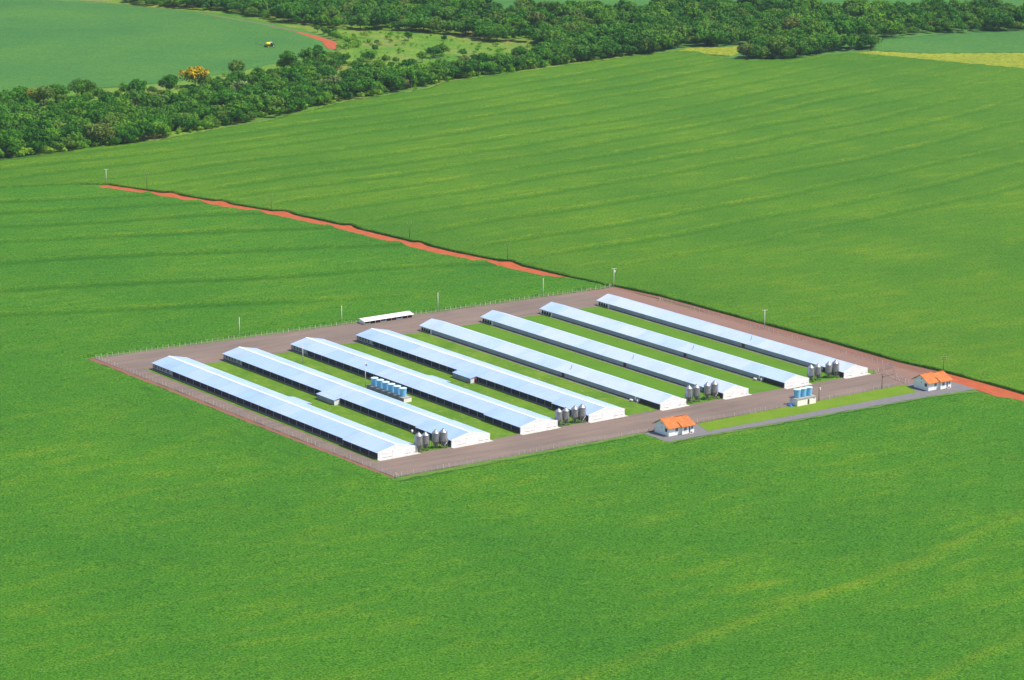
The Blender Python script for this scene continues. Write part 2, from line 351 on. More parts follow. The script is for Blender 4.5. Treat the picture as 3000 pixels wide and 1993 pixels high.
def sheet(name, poly, step, mat, base=0.0, top=0.9, rough=0.16, skirt=0.6, use_relief=True):
    poly = np.array(poly, float); x0, y0 = poly.min(0)-step; x1, y1 = poly.max(0)+step
    gx = np.arange(x0, x1+step, step); gy = np.arange(y0, y1+step, step)
    X, Y = np.meshgrid(gx, gy, indexing='ij')
    cc = inpoly(X[:-1, :-1]+step/2, Y[:-1, :-1]+step/2, poly)
    used = np.zeros(X.shape, int)
    for a in (0, 1):
        for b in (0, 1): used[a:a+cc.shape[0], b:b+cc.shape[1]] += cc
    bnd = (used > 0) & (used < 4)
    bx = X[bnd]; by = Y[bnd]; best = np.full(bx.shape, 1e9); nx = bx.copy(); ny = by.copy()
    for i in range(len(poly)):
        a = poly[i]; d = poly[(i+1) % len(poly)]-a; l2 = (d**2).sum()+1e-9
        t = np.clip(((bx-a[0])*d[0]+(by-a[1])*d[1])/l2, 0, 1); px = a[0]+t*d[0]; py = a[1]+t*d[1]
        dd = (px-bx)**2+(py-by)**2; k = dd < best; best[k] = dd[k]; nx[k] = px[k]; ny[k] = py[k]
    X[bnd] = nx; Y[bnd] = ny
    inner = used > 0
    idx = np.full(X.shape, -1); idx[inner] = np.arange(inner.sum())
    vx = X[inner]; vy = Y[inner]
    h, crest, lush_shade = relief(vx, vy) if use_relief else (0*vx, 0*vx, 0*vx)
    vz = base+top+h+rough*fbm(vx, vy, step*3.1, 8, 3)+rough*0.7*fbm(vx, vy, step*9, 8, 17)
    q = np.stack([idx[:-1, :-1], idx[1:, :-1], idx[1:, 1:], idx[:-1, 1:]], -1)[cc]
    verts = np.stack([vx, vy, vz], -1)
    # skirt along the border
    from collections import Counter
    e = np.concatenate([q[:, [0, 1]], q[:, [1, 2]], q[:, [2, 3]], q[:, [3, 0]]])
    key = np.sort(e, 1)[:, 0].astype(np.int64)*10**7+np.sort(e, 1)[:, 1]
    _, inv, cnt = np.unique(key, return_inverse=True, return_counts=True)
    be = e[cnt[inv] == 1]
    bv = np.unique(be); mp = {int(v): len(verts)+i for i, v in enumerate(bv)}
    low = verts[bv].copy(); low[:, 2] = base-skirt
    verts = np.concatenate([verts, low])
    sk = np.array([(b, a, mp[int(a)], mp[int(b)]) for a, b in be]) if len(be) else np.zeros((0, 4), int)
    faces = np.concatenate([q, sk])
    me = bpy.data.meshes.new(name)
    me.vertices.add(len(verts)); me.vertices.foreach_set('co', verts.ravel())
    me.loops.add(len(faces)*4); me.loops.foreach_set('vertex_index', faces.ravel().astype(np.int32))
    me.polygons.add(len(faces)); me.polygons.foreach_set('loop_start', np.arange(len(faces), dtype=np.int32)*4)
    me.update(calc_edges=True)
    ncol = len(verts)-len(vx)
    for nm, arr in (('crest', crest), ('lush_shade', lush_shade)):
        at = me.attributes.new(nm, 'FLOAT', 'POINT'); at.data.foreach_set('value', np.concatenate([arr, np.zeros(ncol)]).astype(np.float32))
    me.polygons.foreach_set('use_smooth', [True]*len(me.polygons))
    me.materials.append(M[mat]); me.validate()
    o = bpy.data.objects.new(name, me); C.objects.link(o); return o
def flat(name, poly, z, mat, edge=0.0, seg=3.0, kind='structure', drop=0.06):
    """thin ground sheet with an uneven edge and a small real thickness"""
    P = []
    for i in range(len(poly)):
        a = np.array(poly[i], float); b = np.array(poly[(i+1) % len(poly)], float); L = np.hypot(*(b-a)); n = max(1, int(L/seg)) if edge else 1
        nrm = np.array([-(b-a)[1], (b-a)[0]])/max(L, 1e-6)
        for k in range(n):
            t = k/n; p = a+(b-a)*t
            if edge and k > 0: p = p+nrm*edge*random.uniform(-1, 1)
            P.append((p[0], p[1]))
    n = len(P); vs = [(x, y, z) for x, y in P]+[(x, y, z-drop) for x, y in P]
    fs = [tuple(range(n))]+[(i, n+i, n+(i+1) % n, (i+1) % n) for i in range(n)]
    b = MB().pts(vs, fs); o = b.build(name, mat); o['kind'] = kind; return o

# ground to the horizon
g = MB().pts([(-9000, -9000, -0.12), (12000, -9000, -0.12), (12000, 14000, -0.12), (-9000, 14000, -0.12)], [(0, 1, 2, 3)]).build('ground', 'ground'); g['kind'] = 'structure'
YARD = [(-8.8, 185.2), (-7.2, -21.4), (96, -24.7), (163, -26.6), (215.6, -27.2), (222, -27.5), (236, -26), (236, -5), (236.4, 60), (235.5, 120), (234.2, 170.8), (147, 175.2), (100, 178), (54, 181.8)]
flat('yard', YARD, 0.02, 'yard', 0.25, 3.0)
# verge strips of grass and bare red soil outside the fence
flat('verge', [(-9.2, 185.3), (100, 178.2), (147, 175.4), (233, 171.2), (232.5, 172.8), (147, 177.2), (100, 180.1), (-10.5, 187.3)], 0.06, 'verge', 0.4)
flat('verge', [(-7.2, -21.6), (96, -24.9), (95.6, -26.6), (-8.0, -23.6)], 0.06, 'verge', 0.4)
flat('verge', [(94.9, -39.2), (170, -43.2), (215.7, -45.6), (235, -47.8), (233, -53), (214, -50), (169, -47.6), (92, -43.5), (91.6, -29), (94.9, -26.8)], 0.03, 'verge', 0.4)
flat('verge', [(96, -26.4), (-8.2, -23.5), (-10.6, -24), (-11, -28.2), (92, -30.2)], 0.02, 'verge', 0.4)
flat('bare_soil', [(-9.0, 185), (-7.4, -21.5), (-9.6, -23), (-11.4, 186)], 0.05, 'track', 0.4)
# dirt roads
def strip_road(name, left, right, mat, z=0.05):
    n = 6; vs = []; fs = []
    def res(pl, ds):
        pl = np.array(pl, float); d = np.r_[0, np.cumsum(np.hypot(*np.diff(pl, axis=0).T))]; t = np.linspace(0, d[-1], ds)
        return np.stack([np.interp(t, d, pl[:, 0]), np.interp(t, d, pl[:, 1])], -1)
    k = 260; A = res(left, k); B = res(right, k)
    for i in range(k):
        for j in range(n+1):
            p = A[i]*(1-j/n)+B[i]*j/n
            hh = float(relief(np.array([p[0]]), np.array([p[1]]))[0][0])
            if j in (0, n): p = p+RNG.uniform(-.25, .25, 2)
            rut = -0.06*(math.exp(-((j/n-0.3)/0.1)**2)+math.exp(-((j/n-0.7)/0.1)**2))
            vs.append((p[0], p[1], z+0.8*hh+rut))
    for i in range(k-1):
        for j in range(n): a = i*(n+1)+j; fs.append((a, a+1, a+n+2, a+n+1))
    b = MB().pts(vs, fs); o = b.build(name, mat, smooth=True); o['kind'] = 'structure'; return o
strip_road('dirt_road', [(x-9.0, y-3.0) for x, y in ROADC[3:]], [(x+1.2, y+0.5) for x, y in ROADC[3:]], 'earth')
strip_road('dirt_road', [(233.4, 171.0), (236.2, 140), (235.8, 95), (235.6, 45), (235.2, 0), (236, -20)], [(235.2, 171.8), (239, 143), (240, 96), (241.4, 45), (241, 0), (243.6, -20)], 'track')
strip_road('dirt_road', [(236, -19.9), (236.5, -33), (235.2, -47), (234.0, -60), (237, -75), (236, -110), (234, -170)], [(243.6, -19.9), (244.2, -33), (244.4, -47), (244, -60), (243.8, -75), (243, -110), (241, -170)], 'earth')
# grey path, house pads, bright lawn
flat('path', [(95.0, -25.6), (95.0, -39.0), (170, -43.0), (215.7, -45.4), (235.6, -47.6), (236.4, -35.0), (235, -28), (219, -27.7), (214.5, -38.2), (115.6, -36.4), (118.8, -26.0)], 0.05, 'path', 0.0)
flat('lawn', [(118.8, -26.0), (115.6, -36.4), (214.5, -38.2), (219, -27.7), (215.6, -27.2), (163, -26.7)], 0.09, 'lawn_bright', 0.0)
# crops
FA = [(-420, 430), (-420, -420), (150, -420), (232.5, -170), (235, -112), (235.4, -76), (231.6, -61), (232.4, -52.4), (214, -49.3), (169, -46.9), (92.6, -42.9), (92.2, -29.4), (-10.6, -27.4), (-13.4, 188.4), (54, 184.6), (100, 181.3), (147, 178.5), (231.0, 173.8), (229.6, 190)]
FA += [(x-7.6, y-2.4) for x, y in ROADC[3:-2][::-1]]+[(164, 509), (158, 518.6), (123, 531.6), (60, 550.5), (0, 560)]
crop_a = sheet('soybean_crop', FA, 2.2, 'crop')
tag(crop_a, 'dense green soybean crop around the barn yard, up to the red dirt road', 'crop', kind='stuff')
FB = [(233.2, 176.5), (235.4, 171.5), (239.2, 143.4), (240.2, 96), (241.6, 45), (241.2, 0), (243.9, -22), (244.6, -49), (244, -70), (243, -110), (241, -170), (330, -260), (1010, 430), (851, 533), (811, 652), (760, 655), (724, 678), (727, 722), (712, 725), (636, 718), (572, 706), (516, 701), (487, 682), (418, 668), (352, 636.5), (283, 619), (236, 604), (200, 602), (120, 603), (40, 600), (52, 556)]
FB += [(x+1.6, y+0.6) for x, y in ROADC[:-1]]
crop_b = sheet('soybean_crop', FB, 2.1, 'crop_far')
tag(crop_b, 'large terraced soybean crop rising from the red road to the woods', 'crop', kind='stuff')
FC = [(200, 1330), (120, 1100), (180, 860), (264, 811), (307, 806.5), (340, 801), (376, 801.5), (436, 819), (472, 836), (524, 858), (536, 870), (541, 885), (552, 905), (557, 926), (562, 950), (565, 1000), (559, 1085), (540, 1155), (500, 1225), (430, 1320)]
crop_c = sheet('soybean_crop', FC, 5.0, 'crop_teal', top=0.7, use_relief=False, rough=0.12)
tag(crop_c, 'smooth bluish green soybean crop with curved edge beyond the wooded strip', 'crop', kind='stuff')
crop_y = sheet('ripening_crop', [(811, 653), (851, 534), (930, 350), (1060, 450), (905, 588), (846, 625), (827, 654)], 3.0, 'crop_yellow', top=0.7, use_relief=False)
tag(crop_y, 'yellow ripening wedge of crop between two green fields by the woods', 'crop', kind='stuff')
crop_y2 = sheet('ripening_crop', [(719, 727), (735, 735), (772, 720), (752, 700), (735, 690)], 2.0, 'crop_yellow', top=0.6, use_relief=False)
tag(crop_y2, 'small yellow sliver of crop behind the round tree clump', 'crop', kind='stuff')
crop_d = sheet('green_crop', [(829, 655), (847, 627), (906, 590), (1062, 452), (1300, 480), (1160, 640), (991, 668), (933, 689), (901, 691), (871, 694), (848, 676)], 4.0, 'crop_teal', top=0.6, use_relief=False)
tag(crop_d, 'dull green crop between the yellow wedge and the long wood', 'crop', kind='stuff')
crop_e = sheet('green_crop', [(735, 985), (800, 930), (860, 920), (960, 862), (1000, 800), (1060, 750), (1500, 600), (1700, 1100), (1200, 1700), (800, 1500), (700, 1200)], 12.0, 'crop_teal', top=0.5, use_relief=False)
tag(crop_e, 'far green crop seen over the tops of the long wood', 'crop', kind='stuff')
# red track round the curved field, meadow ground
strip_road('dirt_track', [(500, 1226), (541, 1156), (560, 1086), (566, 1002), (563, 958)], [(502, 1228), (543.5, 1157), (563, 1086), (569, 1002), (567.5, 956)], 'track')
strip_road('dirt_track', [(563, 957.9), (559, 928), (554, 906), (543.5, 886), (538, 873)], [(567.5, 955.9), (565.5, 926), (560, 898), (549.5, 878), (541, 869)], 'earth')
flat('meadow', [(200, 600), (283, 622), (418, 672), (516, 704), (640, 722), (720, 735), (700, 850), (640, 960), (600, 1080), (570, 1190), (520, 1235), (570, 1085), (577, 1000), (573, 940), (556, 880), (536, 862), (472, 832), (436, 815), (376, 797), (300, 803), (180, 850), (100, 700)], -0.02, 'meadow', 0.5, 8)
flat('verge', [(160, 603.5), (200, 602.5), (236, 604.5), (283, 619.5), (352, 637), (418, 668.5), (487, 682.5), (516, 701.5), (572, 706.5), (636, 718.5), (712, 725.5), (712, 729), (636, 722), (572, 711), (516, 706), (487, 687), (418, 673), (352, 641), (283, 624), (236, 610), (200, 608), (160, 608)], 0.12, 'meadow', 0.5, 5)
# grass strips between the barns
BX = [0.0, 29.67, 59.45, 88.9, 120.5, 149.5, 178.3, 207.05]
YN = [0.0, -1.2, -0.8, -1.7, -3.1, -3.9, -5.0, -6.0]; YF = [156.5, 153.9, 152.3, 150.6, 151.4, 149.7, 148.1, 147.0]
WN, WF = 16.18, 12.0
flat('lawn', [(-1.6, 159), (-1.4, -1.6), (1.2, -0.4), (1.2, 157)], 0.07, 'lawn', 0.25, 4)
for i in range(7):
    xa = BX[i]+(WN if i < 4 else WF)-1.0; xb = BX[i+1]+1.0
    y0 = (YN[i]+YN[i+1])/2; y1 = min(YF[i], YF[i+1])-1.5
    flat('lawn', [(xa, y0-0.2), (xb, YN[i+1]+0.2), (xb, y1-1.5), ((xa+xb)/2, y1), (xa, y1+0.5)], 0.07, 'lawn' if i < 4 else 'lawn_clean', 0.3, 4)
flat('lawn', [(217.5, 5), (217.5, -7), (224, -7.4), (222.6, 10), (221.3, 70), (220.6, 146), (218, 146)], 0.07, 'verge', 0.35, 4)

# ------------------------------------------------------------------ barns
def slab(b, x0, z0, x1, z1, y0, y1, t=0.06):
    return b.hexa([(x0, y0, z0-t), (x1, y0, z1-t), (x1, y1, z1-t), (x0, y1, z0-t), (x0, y0, z0), (x1, y0, z1), (x1, y1, z1), (x0, y1, z0)])
def gable(b, w, ze, zr, y0, y1, x0=0.0):
    p = [(x0, 0), (x0+w, 0), (x0+w, ze), (x0+w/2, zr), (x0, ze)]
    vs = [(x, y0, z) for x, z in p]+[(x, y1, z) for x, z in p]
    return b.pts(vs, [(0, 1, 2, 3, 4), (9, 8, 7, 6, 5)]+[(i, i+5, (i+1) % 5+5, (i+1) % 5) for i in range(5)])
_cache = {}
def shared(key, fn):
    if key not in _cache: _cache[key] = fn()
    return _cache[key]
def gable_front(root, w, ze, zr):
    gable(MB(), w+0.16, ze+0.10, zr+0.12, -0.22, 0.0, -0.08).build('gable_wall', 'white', root)
    MB().box(w*0.37, w*0.65, -0.30, -0.222, 0.12, ze+0.25).build('door', 'white', root)
    n = 5; zb = 0.62; hh = (ze-0.05-zb)/n
    for k in range(n):
        for a, c in ((0.0, w*0.365), (w*0.655, w)):
            MB().box(a, c, -0.255, -0.222, zb+k*hh+0.03, zb+(k+1)*hh-0.015).build('plank', 'white', root)
    for a, c in ((w*0.10, w*0.34), (w*0.69, w*0.82), (w*0.88, w*0.97)):
        MB().box(a, c, -0.245, -0.222, 0.36, 0.52).build('vent_slot', 'concrete', root)
    MB().box(-0.4, w+0.4, -1.9, -0.222, -0.05, 0.10).build('apron', 'pale_concrete', root)
def near_barn(i, label):
    x0, y0, L = BX[i], YN[i], YF[i]-YN[i]; w = WN; ze = 2.43; sl_ = 1.76/(w/2); zr = ze+1.76
    root = empty('poultry_barn', (x0, y0, 0), label, 'barn', 'open-sided wide barns')
    zt = lambda x: ze+sl_*min(x, w-x)
    MB().box(0.3, w-0.3, 0, L, -0.1, 0.16).build('plinth', 'concrete', root)
    gable_front(root, w, ze, zr)
    gable(MB(), w-1.6, ze+0.05, zr-0.15, L-0.2, L, 0.8).build('rear_gable_wall', 'greywall', root)
    # roof: front section wider than the rest
    MBn = [(0.0, 22.0, -0.12)]; n = 11; seg = (L+0.3-22.0)/n
    MBn += [(22.0+k*seg, 22.0+(k+1)*seg, 0.48) for k in range(n)]
    for k, (a, c, ed) in enumerate(MBn):
        dz = 0.014*(k % 2)
        for sd_ in (0, 1):
            b = MB(); xa, xb = (ed, w/2-0.02) if sd_ == 0 else (w-ed, w/2+0.02)
            za = ze+sl_*ed+dz; zb = zr+dz-0.005
            if sd_ == 0: slab(b, xa, za, xb, zb, a+0.04, c-0.04)
            else: slab(b, xb, zb, xa, za, a+0.04, c-0.04)
            b.build('roof_panel', 'roof_near', root)
    b = MB(); slab(b, w/2-0.44, zr-0.035, w/2, zr+0.085, 0.02, L+0.3, 0.03); slab(b, w/2, zr+0.085, w/2+0.44, zr-0.035, 0.02, L+0.3, 0.03)
    b.build('ridge_cap', 'white', root)
    for a, c, ed in ((0.0, 22.0, -0.12), (22.0, L+0.3, 0.48)):
        MB().box(ed-0.05, ed-0.005, a+0.02, c-0.02, ze+sl_*ed-0.12, ze+sl_*ed+0.02).build('eave_trim', 'white', root)
        MB().box(w-ed+0.005, w-ed+0.05, a+0.02, c-0.02, ze+sl_*ed-0.12, ze+sl_*ed+0.02).build('eave_trim', 'white', root)
    # left side
    s = 0.0; bays = []
    for a, c, xw in ((0.1, 22.0, 0.14), (22.0, 141.5, 0.86)):
        k = round((c-a)/5.3); d = (c-a)/k
        MB().box(xw-0.08, xw+0.12, a, c-0.005, 0.0, 0.54).build('low_wall', 'lowwall', root)
        for j in range(k):
            link('curtain', shared(('cur', round(d, 3)), lambda: MB().box(0, 0.05, 0.10, d-0.10, 0.544, 2.38).mesh('curtain', M['dark'])), root, (xw+0.06, a+j*d, 0))
        for j in range(k+1):
            link('post', shared('post_near', lambda: MB().box(-0.07, 0.07, -0.075, 0.075, 0, 2.46).mesh('post', M['frame'])), root, (xw-0.03, min(max(a+j*d, a+0.08), c-0.09), 0))
    # service room at the far end with window openings
    holes = [(L-1.9-2.05*k-0.95, L-1.9-2.05*k, 0.95, 2.15) for k in range(4)]+[(L-12.1, L-11.2, 0.95, 2.2)]
    wall('y', 0.80, 0.16, 141.52, L-0.01, 0.0, 2.5, holes).build('side_wall', 'greywall', root)
    for h in holes:
        MB().box(0.90, 0.93, h[0]-0.03, h[1]+0.03, h[2]-0.03, h[3]+0.03).build('window', 'glass', root)
    MB().box(0.76, 0.797, 141.6, L-0.05, 0.0, 0.55).build('low_wall', 'lowwall', root)
    # right side
    MB().box(w-0.95, w-0.8, 22.0, L-0.25, 0.0, 2.5).build('side_wall', 'frame', root); MB().box(w-0.25, w-0.1, 0.05, 21.98, 0.0, 2.4).build('side_wall', 'frame', root)
    # side annex
    a0, a1 = (71.3, 82.6) if i == 0 else (71.6, 83.2) if i == 1 else (69.3, 80.8) if i == 2 else (70.0, 81.5)
    dep = 2.55; zl = ze+sl_*0.48; z2 = zl-0.50
    if i in (1, 3):
        b = MB(); slab(b, -dep-0.25+0.48, z2-0.05, 0.48, zl-0.02, a0-0.35, a1+0.35, 0.05); b.build('annex_roof', 'roof_near', root)
        MB().box(-dep+0.48, -dep+0.62, a0, a1, 0.02, z2-0.09).build('annex_wall', 'greywall', root)
        dx = (-0.85+0.40, 0.55+0.06) if i == 3 else (0.30, 0.68)
        wall('x', a0-0.12, 0.12, -dep+0.46, 0.70, 0.02, z2-0.12, [(dx[0], dx[1], 0.02, 1.82)]).build('annex_end_wall', 'white', root)
        MB().box(dx[0], dx[1], a0-0.06, a0-0.02, 0.02, 1.82).build('annex_door', 'reddoor' if i == 3 else 'black', root)
    else:
        b = MB(); slab(b, w-0.48, zl-0.02, w+dep-0.23, z2-0.05, a0-0.35, a1+0.35, 0.05); b.build('annex_roof', 'roof_near', root)
        MB().box(w+dep-0.62, w+dep-0.48, a0, a1, 0.02, z2-0.09).build('annex_wall', 'white', root)
        MB().box(w-0.70, w+dep-0.63, a0, a0+0.12, 0.02, z2-0.09).build('annex_end_wall', 'white', root)
    return root
def far_barn(i, label):
    x0, y0, L = BX[i], YN[i], YF[i]-YN[i]; w = WF; ze = 2.12; rise = 2.03; zr = ze+rise; sl_ = rise/(w/2)
    root = empty('poultry_barn', (x0, y0, 0), label, 'barn', 'closed grey-sided barns')
    MB().box(0.25, w-0.25, 0, L, -0.1, 0.16).build('plinth', 'concrete', root)
    MB().box(-1.15, 0.16, 12.2, L-8.0, -0.05, 0.09).build('apron', 'apron', root)
    gable_front(root, w, ze, zr)
    gable(MB(), w-0.4, ze+0.02, zr-0.12, L-0.2, L, 0.2).build('rear_gable_wall', 'cream', root)
    n = 12; seg = (L+0.3)/n
    for k in range(n):
        dz = 0.014*(k % 2)
        for sd_ in (0, 1):
            b = MB(); xa = -0.08 if sd_ == 0 else w+0.08; xb = w/2-0.02 if sd_ == 0 else w/2+0.02
            za = ze-0.08*sl_+dz; zb = zr+dz-0.005
            if sd_ == 0: slab(b, xa, za, xb, zb, k*seg+0.01, (k+1)*seg-0.01)
            else: slab(b, xb, zb, xa, za, k*seg+0.01, (k+1)*seg-0.01)
            b.build('roof_panel', 'roof_far', root)
    b = MB(); slab(b, w/2-0.24, zr-0.06, w/2, zr+0.035, 0.02, L+0.3, 0.03); slab(b, w/2, zr+0.035, w/2+0.24, zr-0.06, 0.02, L+0.3, 0.03)
    b.build('ridge_cap', 'roof_far', root)
    for xx in (-0.13, w+0.09): MB().box(xx, xx+0.04, 0.02, L+0.28, ze-0.16, ze-0.01).build('eave_trim', 'white', root)
    yc0, yc1 = 12.0, L-8.2; yd = 58.8
    MB().box(0.22, 0.30, 0.05, yc0-0.02, 0.10, ze-0.02).build('dark_panel', 'brown', root)
    parts = [(yc0+0.01+k*(yd-0.8-yc0)/4, yc0+(k+1)*(yd-0.8-yc0)/4) for k in range(4)]
    parts += [(yd+0.8+0.01+k*(yc1-yd-0.8)/7, yd+0.8+(k+1)*(yc1-yd-0.8)/7) for k in range(7)]
    for a, c in parts: MB().box(0.22, 0.28, a+0.02, c-0.02, 0.34, ze-0.05).build('curtain', 'curtain', root)
    MB().box(0.24, 0.32, yc0, yd-0.8, 0.0, 0.335).build('low_wall', 'black', root); MB().box(0.24, 0.32, yd+0.8, yc1, 0.0, 0.335).build('low_wall', 'black', root)
    wall('y', 0.20, 0.12, yd-0.795, yd+0.795, 0.1, ze, [(yd-0.45, yd+0.45, 0.1, 1.95)]).build('door_frame', 'black', root)
    MB().box(0.25, 0.29, yd-0.44, yd+0.44, 0.12, 1.94).build('door', 'maroon', root)
    # fan bank
    MB().box(0.16, 0.30, yc1+0.01, L-0.02, 0.0, ze-0.01).build('fan_wall', 'cream', root)
    for k in range(4):
        yy = yc1+1.55+k*1.62
        def hood():
            return MB().pts([(0, -.46, .0), (0, .46, .0), (0, .44, 1.36), (0, -.44, 1.36), (-.5, -.42, .05), (-.5, .42, .05), (-.16, .40, 1.30), (-.16, -.40, 1.30)],
                            [(0, 1, 2, 3), (7, 6, 5, 4), (0, 4, 5, 1), (1, 5, 6, 2), (2, 6, 7, 3), (3, 7, 4, 0)]).mesh('fan_hood', M['black'])
        link('fan_hood', shared('hood', hood), root, (0.158, yy, 0.30))
    MB().box(0.05, 0.155, yc1-0.02, yc1+0.13, 0, ze-0.05).build('post', 'white', root)
    MB().box(w-0.30, w-0.22, 0.05, L-0.25, 0.0, ze-0.02).build('side_wall', 'curtain', root)
    # vent pipe standing on the roof
    b = MB(); px, py, pz = 3.3, 57.5, ze+sl_*3.3
    b.tube([(px-0.45, py, pz-0.12), (px-0.40, py, pz+0.22), (px, py, pz+0.34), (px+0.05, py, pz+1.5)], 0.10, 8); b.build('vent_pipe', 'darksteel', root, smooth=True)
    return root
near_barn(0, 'wide open-sided barn with dark curtains beside the wire fence and red soil strip')
near_barn(1, 'wide open-sided barn with a small white-ended lean-to, second from the outer fence strip')
near_barn(2, 'wide open-sided barn whose dark side faces the row of six blue water tanks')
near_barn(3, 'wide open-sided barn with a red door in its lean-to')
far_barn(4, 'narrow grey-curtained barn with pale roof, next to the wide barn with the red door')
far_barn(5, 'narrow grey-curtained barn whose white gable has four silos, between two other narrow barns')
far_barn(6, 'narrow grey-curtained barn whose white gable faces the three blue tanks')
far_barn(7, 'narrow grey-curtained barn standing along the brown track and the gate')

# ------------------------------------------------------------------ silos
def silo_proto(r, label):
    root = empty('feed_silo', (0, 0, 0), label, 'silo', 'galvanised feed silos')
    zb, zt = 2.35, 5.35; prof = []
    nr = 9
    for k in range(nr):
        z = zb+(zt-zb)*k/nr; prof += [(r, z), (r+0.025, z+0.10), (r, z+0.20)]
    prof.append((r, zt)); MB().lathe(prof, 24).build('body', 'steel', root, smooth=True)
    MB().lathe([(r+0.07, zt-0.02), (r+0.07, zt+0.05), (0.30, zt+0.98)], 24).build('cone_roof', 'steel', root)
    MB().lathe([(0.30, zt+0.96), (0.32, zt+1.12), (0.05, zt+1.22)], 14).build('cap', 'darksteel', root)
    MB().lathe([(0.22, 0.42), (0.22, 0.55), (r-0.03, zb)], 24).build('hopper', 'darksteel', root)
    MB().tube([(0, 0, 0.46), (0.05, -0.2, 0.2), (0.15, -0.7, 0.12)], 0.13, 8).build('outlet', 'darksteel', root)
    for k in range(6):
        a = math.pi/6+k*math.pi/3; x, y = (r+0.05)*math.cos(a), (r+0.05)*math.sin(a)
        link('leg', shared(('sleg',), lambda: MB().box(-0.05, 0.05, -0.05, 0.05, 0, 3.3).mesh('leg', M['darksteel'])), root, (x, y, 0))
    b = MB(); a = R(-20); ca, sa = math.cos(a), math.sin(a); rr = r+0.18
    for s_ in (-0.2, 0.2): b.tube([(rr*ca-s_*sa, rr*sa+s_*ca, 0.9), (rr*ca-s_*sa, rr*sa+s_*ca, zt+0.2)], 0.025, 4)
    for k in range(11): z = 1.1+k*0.4; b.tube([(rr*ca-0.2*-sa, rr*sa-0.2*ca, z), (rr*ca+0.2*-sa, rr*sa+0.2*ca, z)], 0.02, 4)
    b.build('ladder', 'steel', root)
    MB().box(r-0.02, r+0.16, -0.14, 0.14, zt-0.55, zt-0.12).build('inspection_hatch', 'white', root, )
    return root
SP = [[(16.9, 0.1, 1.08), (20.1, 0.7, 1.0), (24.6, 1.0, 1.0), (27.0, -0.2, 1.04)], [(76.7, -0.2, 1.0), (79.7, -0.4, .98), (84.0, -0.1, .97), (86.6, -0.9, 1.03)],
      [(135.1, -1.6, 1.03), (138.6, -1.7, 1.0), (143.8, -1.6, .99), (147.0, -1.9, 1.03)], [(193.0, -3.1, 1.0), (196.6, -3.0, .97), (202.1, -2.9, .96), (205.0, -3.6, 1.03)]]
BETW = ['near the outer fence', 'by the red-door barn', 'in the middle of the yard', 'near the gate']
POS = ['grey feed silo partly behind a gable, first of four', 'second grey feed silo of the four', 'third grey feed silo of the four', 'grey feed silo with curved tube, last of four']
proto = None
for gi, grp in enumerate(SP):
    for k, (x, y, sc) in enumerate(grp):
        lab = f'{POS[k]} {BETW[gi]}'
        if proto is None: o = proto = silo_proto(1.26, lab); o.location = (x, y, 0.07)
        else: o = copy_thing(proto, (x, y, 0.07), lab)
        o.scale = (sc, sc, sc*1.01); o.rotation_euler.z = 0
    # feed tube is added to the last silo of each row after copying
for gi, grp in enumerate(SP):
    x, y, sc = grp[3]; tgt = BX[gi*2+1]
    so_ = [o for o in C.objects if o.name.startswith('feed_silo') and abs(o.location.x-x) < .01 and abs(o.location.y-y) < .01][0]
    dx = (tgt+0.3-x)/sc
    MB().tube([(0.1, 0, 0.35), (0.45*dx, 0.3, 1.0), (0.72*dx, 0.5, 1.75), (dx, 0.7, 2.0)], 0.10, 6).build('feed_tube', 'white', so_, smooth=True)
# rough weeds round the silo feet
# ------------------------------------------------------------------ water tanks
def tank_proto(label, grp):
    root = empty('water_tank', (0, 0, 0), label, 'water tank', grp)
    h = 2.95; r0, r1 = 1.14, 1.36; prof = []
    for k in range(9):
        t = k/9; r = r0+(r1-r0)*t; z = 0.05+(h-0.1)*t; prof += [(r, z), (r+0.03, z+0.05), (r+0.03, z+0.13), (r+0.005, z+0.18)]
    prof.append((r1, h)); MB().lathe(prof, 28).build('body', 'blue', root, smooth=True)
    MB().lathe([(r1+0.09, h-0.02), (r1+0.09, h+0.09), (r1-0.15, h+0.17), (0.35, h+0.32), (0.30, h+0.40), (0.02, h+0.41)], 28).build('lid', 'tanklid', root)
    MB().tube([(r0+0.1, 0, 0.15), (r0+0.45, 0, 0.15), (r0+0.45, 0, -0.1)], 0.05, 6).build('outlet_pipe', 'white', root)
    return root
PX0, PX1, PY0, PY1, PZ = 50.2, 53.6, 58.6, 83.4, 1.75
pl = empty('tank_platform', (51.9, 71, 0), 'long concrete platform with cream end wall under six blue tanks', 'platform')
MB().box(PX0-51.9, PX1-51.9, PY0-71, PY1-71, 0.0, PZ-0.14).build('wall', 'concrete', pl)
MB().box(PX0-51.9+0.02, PX1-51.9-0.02, PY0-71-0.06, PY0-71-0.003, 0.0, PZ-0.15).build('end_wall', 'cream', pl)
MB().box(PX0-52.0, PX1-51.8, PY0-71.12, PY1-70.9, PZ-0.137, PZ).build('slab', 'concrete', pl)
ordn = ['first', 'second', 'third', 'fourth', 'fifth', 'last']
tp = None
for k in range(6):
    lab = f'blue water tank, {ordn[k]} of six from the cream end wall of the platform'
    yy = 61.7+k*3.78
    if tp is None: tp = tank_proto(lab, 'six tanks on the platform'); tp.location = (51.95, yy, PZ+0.01)
    else: copy_thing(tp, (51.95, yy, PZ+0.01), lab)
